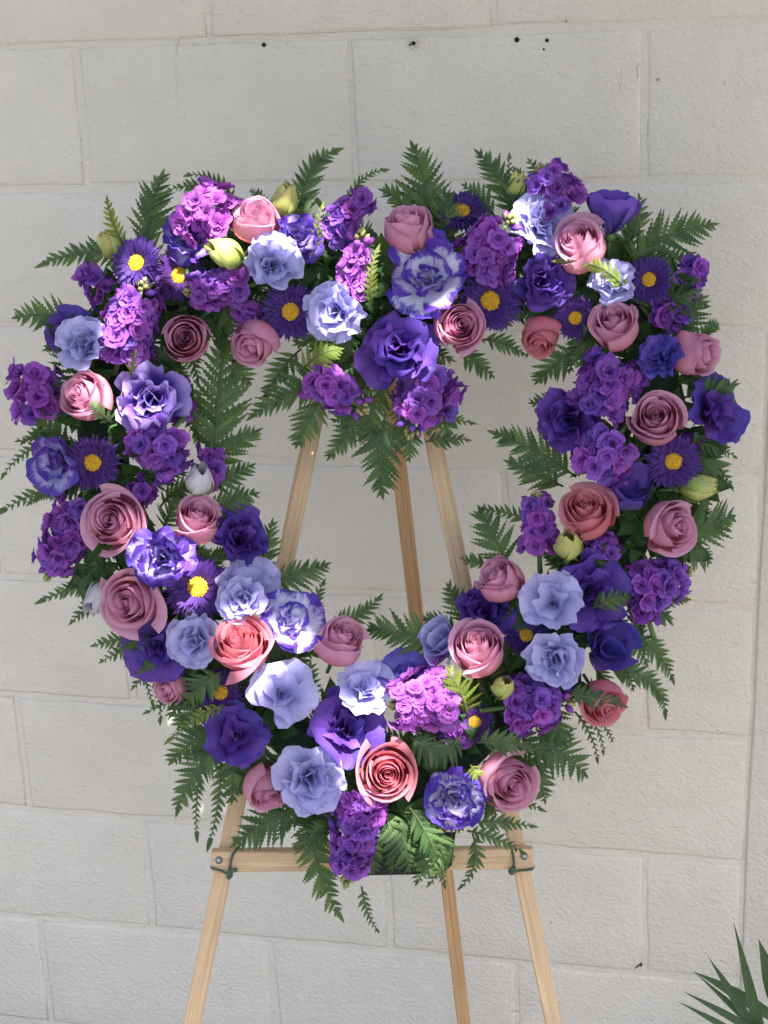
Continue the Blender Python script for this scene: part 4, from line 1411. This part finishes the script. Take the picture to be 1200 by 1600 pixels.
# dark undergrowth of short fronds that hides the foam; those wholly behind blooms are left out
HIDDEN_FRONDS = {5, 7, 9, 10, 16, 18, 19, 23, 24, 26, 28, 42, 43, 47, 50, 52, 61, 63, 65, 69, 72, 77, 79, 80, 85, 94, 103, 105, 107, 108, 113, 116, 117, 118, 119, 123, 126, 128, 129, 130, 131, 136, 141, 142, 143, 145, 146, 149, 152, 153, 154, 159, 160, 163, 165}
HIDDEN_SPRIGS = {5, 6, 8, 16, 17, 18, 36, 48, 52, 59, 62, 77, 78, 79, 82, 88, 91, 101, 126, 129, 130, 134, 136, 138, 142, 144, 147, 151, 152, 154, 157, 159, 160, 161}
undergrowth = []
under_no = [0, 0]
rf = random.Random(42)
for half, cnt in ((CENTRE[:13], 84), (CENTRE[13:], 84)):
    for k in range(cnt):
        s = (k + rf.uniform(0, .9)) / cnt * (len(half) - 1)
        i = min(int(s), len(half) - 2)
        f = s - i
        x = half[i][0] * (1 - f) + half[i + 1][0] * f
        y = half[i][1] * (1 - f) + half[i + 1][1] * f
        tx, ty = half[i + 1][0] - half[i][0], half[i + 1][1] - half[i][1]
        ln = math.hypot(tx, ty) + 1e-6
        off = rf.choice((-1, 1)) * rf.uniform(18, 72)
        bx, by = x - ty / ln * off * .72, y + tx / ln * off * .72
        ang = rf.uniform(-.9, .9)
        sgn = 1 if off > 0 else -1
        ox, oy = -ty / ln * sgn, tx / ln * sgn
        dx, dy = ox * math.cos(ang) - oy * math.sin(ang), ox * math.sin(ang) + oy * math.cos(ang)
        L = rf.uniform(66, 108) * (1 - abs(off) / 72 * .25)
        # which stretch of the heart, which rim
        inner = (590 - bx) * dx + (760 - by) * dy > 0
        part = ('cleft' if abs(bx - 600) < 60 and by < 620 else 'bottom point' if by > 1120 else
                ('upper left lobe' if bx < 600 else 'upper right lobe') if by < 560 else ('left arm' if bx < 600 else 'right arm'))
        where = ('inner' if inner else 'outer') + ' side of the ' + part
        args = (rf.uniform(46, 76), rf.uniform(4.2, 6.0), rf.uniform(4.5, 8.0), rf.uniform(.2, 1.6), rf.uniform(-.6, .6))
        under_no[0] += 1
        if under_no[0] in HIDDEN_FRONDS:
            fern_no[0] += 1
            continue
        fr_ = fern((bx, by), (bx + dx * L, by + dy * L), *args[:3],
             'short dark fern frond among the flowers on the ' + where, (0, 0, args[3]), n=7, turn=args[4],
             group='short dark fronds on the ' + where)
        undergrowth.append((fr_, 'f', under_no[0]))


# thin fronds fringing both rims
rt = random.Random(64)
for half in (CENTRE[:13], CENTRE[13:]):
    for k in range(26):
        s = (k + rt.uniform(.1, .9)) / 26 * (len(half) - 1)
        i = min(int(s), len(half) - 2)
        f = s - i
        tx, ty = half[i + 1][0] - half[i][0], half[i + 1][1] - half[i][1]
        ln = math.hypot(tx, ty) + 1e-6
        sgn = rt.choice((-1, 1))
        ox, oy = -ty / ln * sgn, tx / ln * sgn
        x, y = half[i][0] * (1 - f) + half[i + 1][0] * f + ox * 62, half[i][1] * (1 - f) + half[i + 1][1] * f + oy * 62
        ang = rt.uniform(-.8, .8)
        dx, dy = ox * math.cos(ang) - oy * math.sin(ang), ox * math.sin(ang) + oy * math.cos(ang)
        L = rt.uniform(52, 92)
        inner = (590 - x) * dx + (760 - y) * dy > 0
        part = ('cleft' if abs(x - 600) < 80 and y < 640 else 'bottom point' if y > 1120 else
                ('upper left lobe' if x < 600 else 'upper right lobe') if y < 560 else ('left arm' if x < 600 else 'right arm'))
        where = ('inner' if inner else 'outer') + ' rim of the ' + part
        fern((x, y), (x + dx * L, y + dy * L + rt.uniform(0, 14)), rt.uniform(26, 46), rt.uniform(3.5, 5.0), rt.uniform(2.5, 6.0),
             'thin fern frond fringing the ' + where, (rt.uniform(-5, 5), -rt.uniform(2, 12), rt.uniform(.3, 2.0)), n=9, turn=rt.uniform(-.6, .6),
             group='thin fronds fringing the ' + where)

# broad-leaved green sprigs between the blooms
M['sprig'] = leaf_mat('sprig_leaf', (.026, .070, .022), (.060, .125, .045), trans=.3, rough=.4)
SPRIG = []
for k in range(4):
    V, Fc, U = fan_petal(1.0, .30, .9, 1.55, .35, .05, 1.2, k, 7, 9)
    V = [(x * (math.sin(math.pi * min(1, .12 + .88 * v) ** .8) ** .8 if v < 1 else 0) * 1.35, y, z) for (x, y, z), (u, v) in zip(V, U)]
    SPRIG.append(mesh('leaf', V, Fc, M['sprig'], U))
for half, cnt, side_nm in ((CENTRE[:13], 84, 'left'), (CENTRE[13:], 84, 'right')):
    for k in range(cnt):
        s = (k + rf.uniform(0, .9)) / cnt * (len(half) - 1)
        i = min(int(s), len(half) - 2)
        f = s - i
        off = rf.uniform(-74, 74)
        tx, ty = half[i + 1][0] - half[i][0], half[i + 1][1] - half[i][1]
        ln = math.hypot(tx, ty) + 1e-6
        x = half[i][0] * (1 - f) + half[i + 1][0] * f - ty / ln * off
        y = half[i][1] * (1 - f) + half[i + 1][1] * f + tx / ln * off
        p = at(x, y, rf.uniform(3.6, 5.0))
        hgt = 'upper' if y < 560 else 'lower' if y > 1000 else 'middle'
        where = hgt + ' ' + side_nm + ' part of the heart'
        under_no[1] += 1
        seat = (rf.uniform(-.5, .5), rf.uniform(-.5, .5), rf.uniform(0, 6.28))
        leaves = [(rf.choice(SPRIG), q * 2.4 + rf.uniform(-.3, .3), rf.uniform(-.1, .5), rf.uniform(.028, .046)) for q in range(5)]
        if under_no[1] in HIDDEN_SPRIGS: continue
        root = thing('leaf_sprig', 'small sprig of broad green leaves between blooms, ' + where, 'leaf sprig',
                     Matrix.Translation(p) @ frame_z(facing(p, *seat[:2]), seat[2]).to_4x4(), 'leaf sprigs on the ' + where)
        undergrowth.append((root, 's', under_no[1]))
        for q, (me, a, tl, sc_) in enumerate(leaves):
            link('leaf', me, root, Matrix.Translation((0, 0, .004 * q)) @ Matrix.Rotation(a, 4, 'Z') @ Matrix.Rotation(tl, 4, 'X') @ Matrix.Scale(sc_, 4))


# ------------------------------------------------------------------ strap-leaved plant and weed at the wall foot
def blade_mesh(a, b, w, sag, fold, root_inv, n_=10):
    a, b = Vector(a), Vector(b)
    d = (b - a)
    side = d.cross(CAM - a).normalized()
    up = side.cross(d).normalized()
    V, U = [], []
    for j in range(n_):
        t = j / (n_ - 1)
        c = a + d * t + Vector((0, 0, -1)) * sag * t * t + Vector((0, 0, 1)) * sag * t
        ww = w * (.55 + .45 * math.sin(math.pi * min(1, t * 1.1))) * (1 - t ** 3.5) + .0003
        for sx in (-1, 0, 1):
            V.append(root_inv @ (c + side * sx * ww / 2 + up * (abs(sx) * fold * ww)))
            U.append(((sx + 1) / 2, t))
    return mesh('strap_leaf', V, grid_faces(3, n_), M['strap'], U)


pl = on_y(1260, 1830, -.22)
plant = thing('strap_leaf_plant', 'dark green strap leaved plant in the bottom right corner', 'plant', Matrix.Translation((pl.x, -.22, 0)))
pinv = plant.matrix_basis.inverted()
for (b, t, w, sag, Y) in [((1204, 1690), (1146, 1440), 24, .02, -.24), ((1196, 1640), (1106, 1494), 20, .01, -.25), ((1225, 1602), (1083, 1518), 26, .02, -.20),
                          ((1215, 1640), (1086, 1520), 15, .01, -.22), ((1205, 1628), (1067, 1549), 16, .01, -.26), ((1190, 1640), (1059, 1565), 14, .01, -.28),
                          ((1230, 1600), (1185, 1467), 44, .0, -.18), ((1260, 1620), (1192, 1530), 30, .0, -.2), ((1250, 1680), (1225, 1450), 24, .02, -.22)]:
    A0, B0 = on_y(*b, Y), on_y(*t, Y)
    root_pt = Vector((pl.x, -.22, 0.0))
    link('leaf', blade_mesh(A0, B0, w * .00070, sag, .16, pinv), plant)
    # the lower part of the leaf runs down to the root
    link('leaf_base', blade_mesh(root_pt + Vector((rf.uniform(-.02, .02), rf.uniform(-.02, .02), 0)), A0 + (B0 - A0) * .06, w * .00070, .0, .2, pinv, 6), plant)

wp = on_y(1000, 1507, -.002)
weed = thing('weed', 'tiny green weed growing from a mortar joint at the lower right', 'weed', Matrix.Translation(wp))
winv = weed.matrix_basis.inverted()
for (t, w) in (((1004, 1508), 7), ((991, 1514), 3), ((1003, 1504), 4)):
    link('leaf', blade_mesh(wp, on_y(*t, -.008), w * .00085, .0, .1, winv, 5), weed)

# ------------------------------------------------------------------ unseen tree bough added overhead to shade the wall
tree = thing('added_shade_tree', 'unseen leafy bough added overhead to shade the wall and the flowers', 'tree', Matrix.Translation((3.9, -1.0, 0)))
tinv = tree.matrix_basis.inverted()
V, Fc, U = tube([tinv @ Vector(p) for p in ((3.9, -1.0, -.1), (3.86, -.98, .8), (3.8, -.95, 1.7), (3.6, -.95, 2.6), (3.3, -1.0, 3.0))], [.16, .13, .115, .10, .08], 12)
link('trunk', mesh('trunk', V, Fc, M['bark'], U), tree)
for pts in (((3.35, -1.0, 2.97), (2.6, -.75, 3.24), (1.5, -.7, 3.28), (.4, -.7, 3.25)), ((3.35, -1.0, 2.97), (2.7, -1.4, 3.24), (1.8, -2.0, 3.28), (.7, -2.2, 3.25)), ((3.45, -.98, 2.8), (3.9, -.9, 3.1), (4.2, -.8, 3.2))):
    V, Fc, U = tube([tinv @ Vector(p) for p in pts], [.06, .042, .028, .012][:len(pts)], 8)
    link('limb', mesh('limb', V, Fc, M['bark'], U), tree)
# Gaps cut in the added leaves to let chosen sun patches through. Each is wanted on a flower or leaf (photo pixel), its size in
# openings; the openings are found from the real geometry: a lit point must see the sun past the other flowers.
GAPS = [(400, 318, 5), (425, 365, 5), (221, 408, 4), (176, 345, 3), (335, 312, 5), (300, 385, 2), (514, 553, 1), (535, 465, 3), (562, 385, 4), (590, 410, 2),
        (372, 985, 6), (395, 1022, 3), (622, 1085, 6), (655, 1075, 2), (600, 1170, 3), (585, 1215, 3), (615, 1240, 3), (684, 1325, 3), (715, 1078, 5), (746, 1208, 2),
        (536, 1366, 2), (806, 340, 3), (142, 612, 2), (190, 635, 2), (232, 640, 2), (245, 860, 3), (280, 880, 2), (462, 1005, 3), (392, 1128, 2), (462, 362, 3),
        (958, 440, 2), (885, 412, 2), (205, 838, 2), (310, 830, 3), (640, 520, 3), (650, 570, 2), (185, 500, 2), (350, 395, 2), (500, 345, 3), (535, 1150, 3), (690, 500, 2), (225, 440, 2), (750, 1035, 2)]
bpy.context.view_layer.update()
dg = bpy.context.evaluated_depsgraph_get()
rg = random.Random(19)
sx_, sy_ = SUN.orthogonal().normalized(), None
sy_ = SUN.cross(sx_)
SETTING = ('block', 'mortar', 'ground', 'pier', 'leg', 'back_leg', 'crossbar', 'foam', 'plastic', 'top_bar')
gp, gr = [], []
for gx, gy, cnt in GAPS:
    cnt = max(1, round(cnt * .6))
    cand = []
    for q in range(60):
        rad = 17 * math.sqrt(rg.random())
        an = rg.uniform(0, 6.28)
        hit, loc, no, _, ob, _ = scene.ray_cast(dg, CAM, ray(gx + rad * math.cos(an), gy + rad * math.sin(an)))
        if hit and not ob.name.startswith(SETTING):
            cand.append((rad * .012 - abs(no.dot(SUN)), loc.copy()))
    cand.sort(key=lambda c: c[0])
    got = []
    for sc_, loc in cand:
        if len(got) >= cnt: break
        if any((loc - g_).cross(SUN).length < .007 for g_ in got): continue
        if scene.ray_cast(dg, loc + SUN * .003, SUN)[0]: continue
        spill = 0
        for k in range(6):
            of = sx_ * math.cos(k * 1.047) * .016 + sy_ * math.sin(k * 1.047) * .016
            h2, l2, _, _, o2, _ = scene.ray_cast(dg, loc + of + SUN * .4, -SUN)
            if not h2 or o2.name.startswith(SETTING): spill += 1
        if spill == 0: got.append(loc)
    gp += got
    gr += [.0125] * len(got)
gp = np.array([tuple(p) for p in gp])
gr = np.array(gr)
sv = np.array(tuple(SUN))
nr = np.random.default_rng(8)
cells = []
X0, X1, Y0, Y1 = -.55, 2.75, -2.35, -.50
for lay in range(7):
    xs, ys = np.meshgrid(np.arange(X0, X1, .034), np.arange(Y0, Y1, .034))
    c = np.stack([xs.ravel(), ys.ravel(), np.full(xs.size, 2.92 + .045 * lay)], 1)
    c += nr.uniform(-.017, .017, c.shape) * (1, 1, 2.2)
    # ragged rim
    edge = np.minimum.reduce([c[:, 0] - X0, X1 - c[:, 0], c[:, 1] - Y0])
    keep = edge > nr.uniform(-.1, .25, len(c)) - .05
    cells.append(c[keep])
cen = np.concatenate(cells)
n = len(cen)
dirs = nr.normal(size=(n, 3))
dirs[:, 2] *= .35
dirs /= np.linalg.norm(dirs, axis=1)[:, None]
up = nr.normal(size=(n, 3)) * .45 + (0, 0, 1)
sd = np.cross(dirs, up)
sd /= np.linalg.norm(sd, axis=1)[:, None]
hl, hw = nr.uniform(.032, .045, n), nr.uniform(.019, .027, n)
quad = np.stack([cen - dirs * hl[:, None], cen + sd * hw[:, None], cen + dirs * hl[:, None], cen - sd * hw[:, None]], 1)
w = np.linspace(0, 1, 8)
bl = np.stack([np.outer(1 - w, 1 - w), np.outer(1 - w, w), np.outer(w, w), np.outer(w, 1 - w)], -1).reshape(-1, 4)   # 64 points over a leaf
ok = np.ones(n, bool)
for P, r in zip(gp, gr):
    d = cen - P
    d -= (d @ sv)[:, None] * sv
    near = np.nonzero(np.linalg.norm(d, axis=1) < .05 + r)[0]
    t = np.einsum('kc,ncd->nkd', bl, quad[near]) - P
    t -= (t @ sv)[..., None] * sv
    ok[near] &= np.linalg.norm(t, axis=2).min(1) > r
quad = quad[ok]
V = (quad.reshape(-1, 3) - np.array(tuple(tree.matrix_basis.translation)))
me = D.meshes.new('leaves')
me.from_pydata(V.tolist(), [], [(4 * i, 4 * i + 1, 4 * i + 2, 4 * i + 3) for i in range(len(quad))])
me.uv_layers.new(name='uv')
me.materials.append(M['canopy'])
o = link('leaves', me, tree)
o['kind'] = 'stuff'
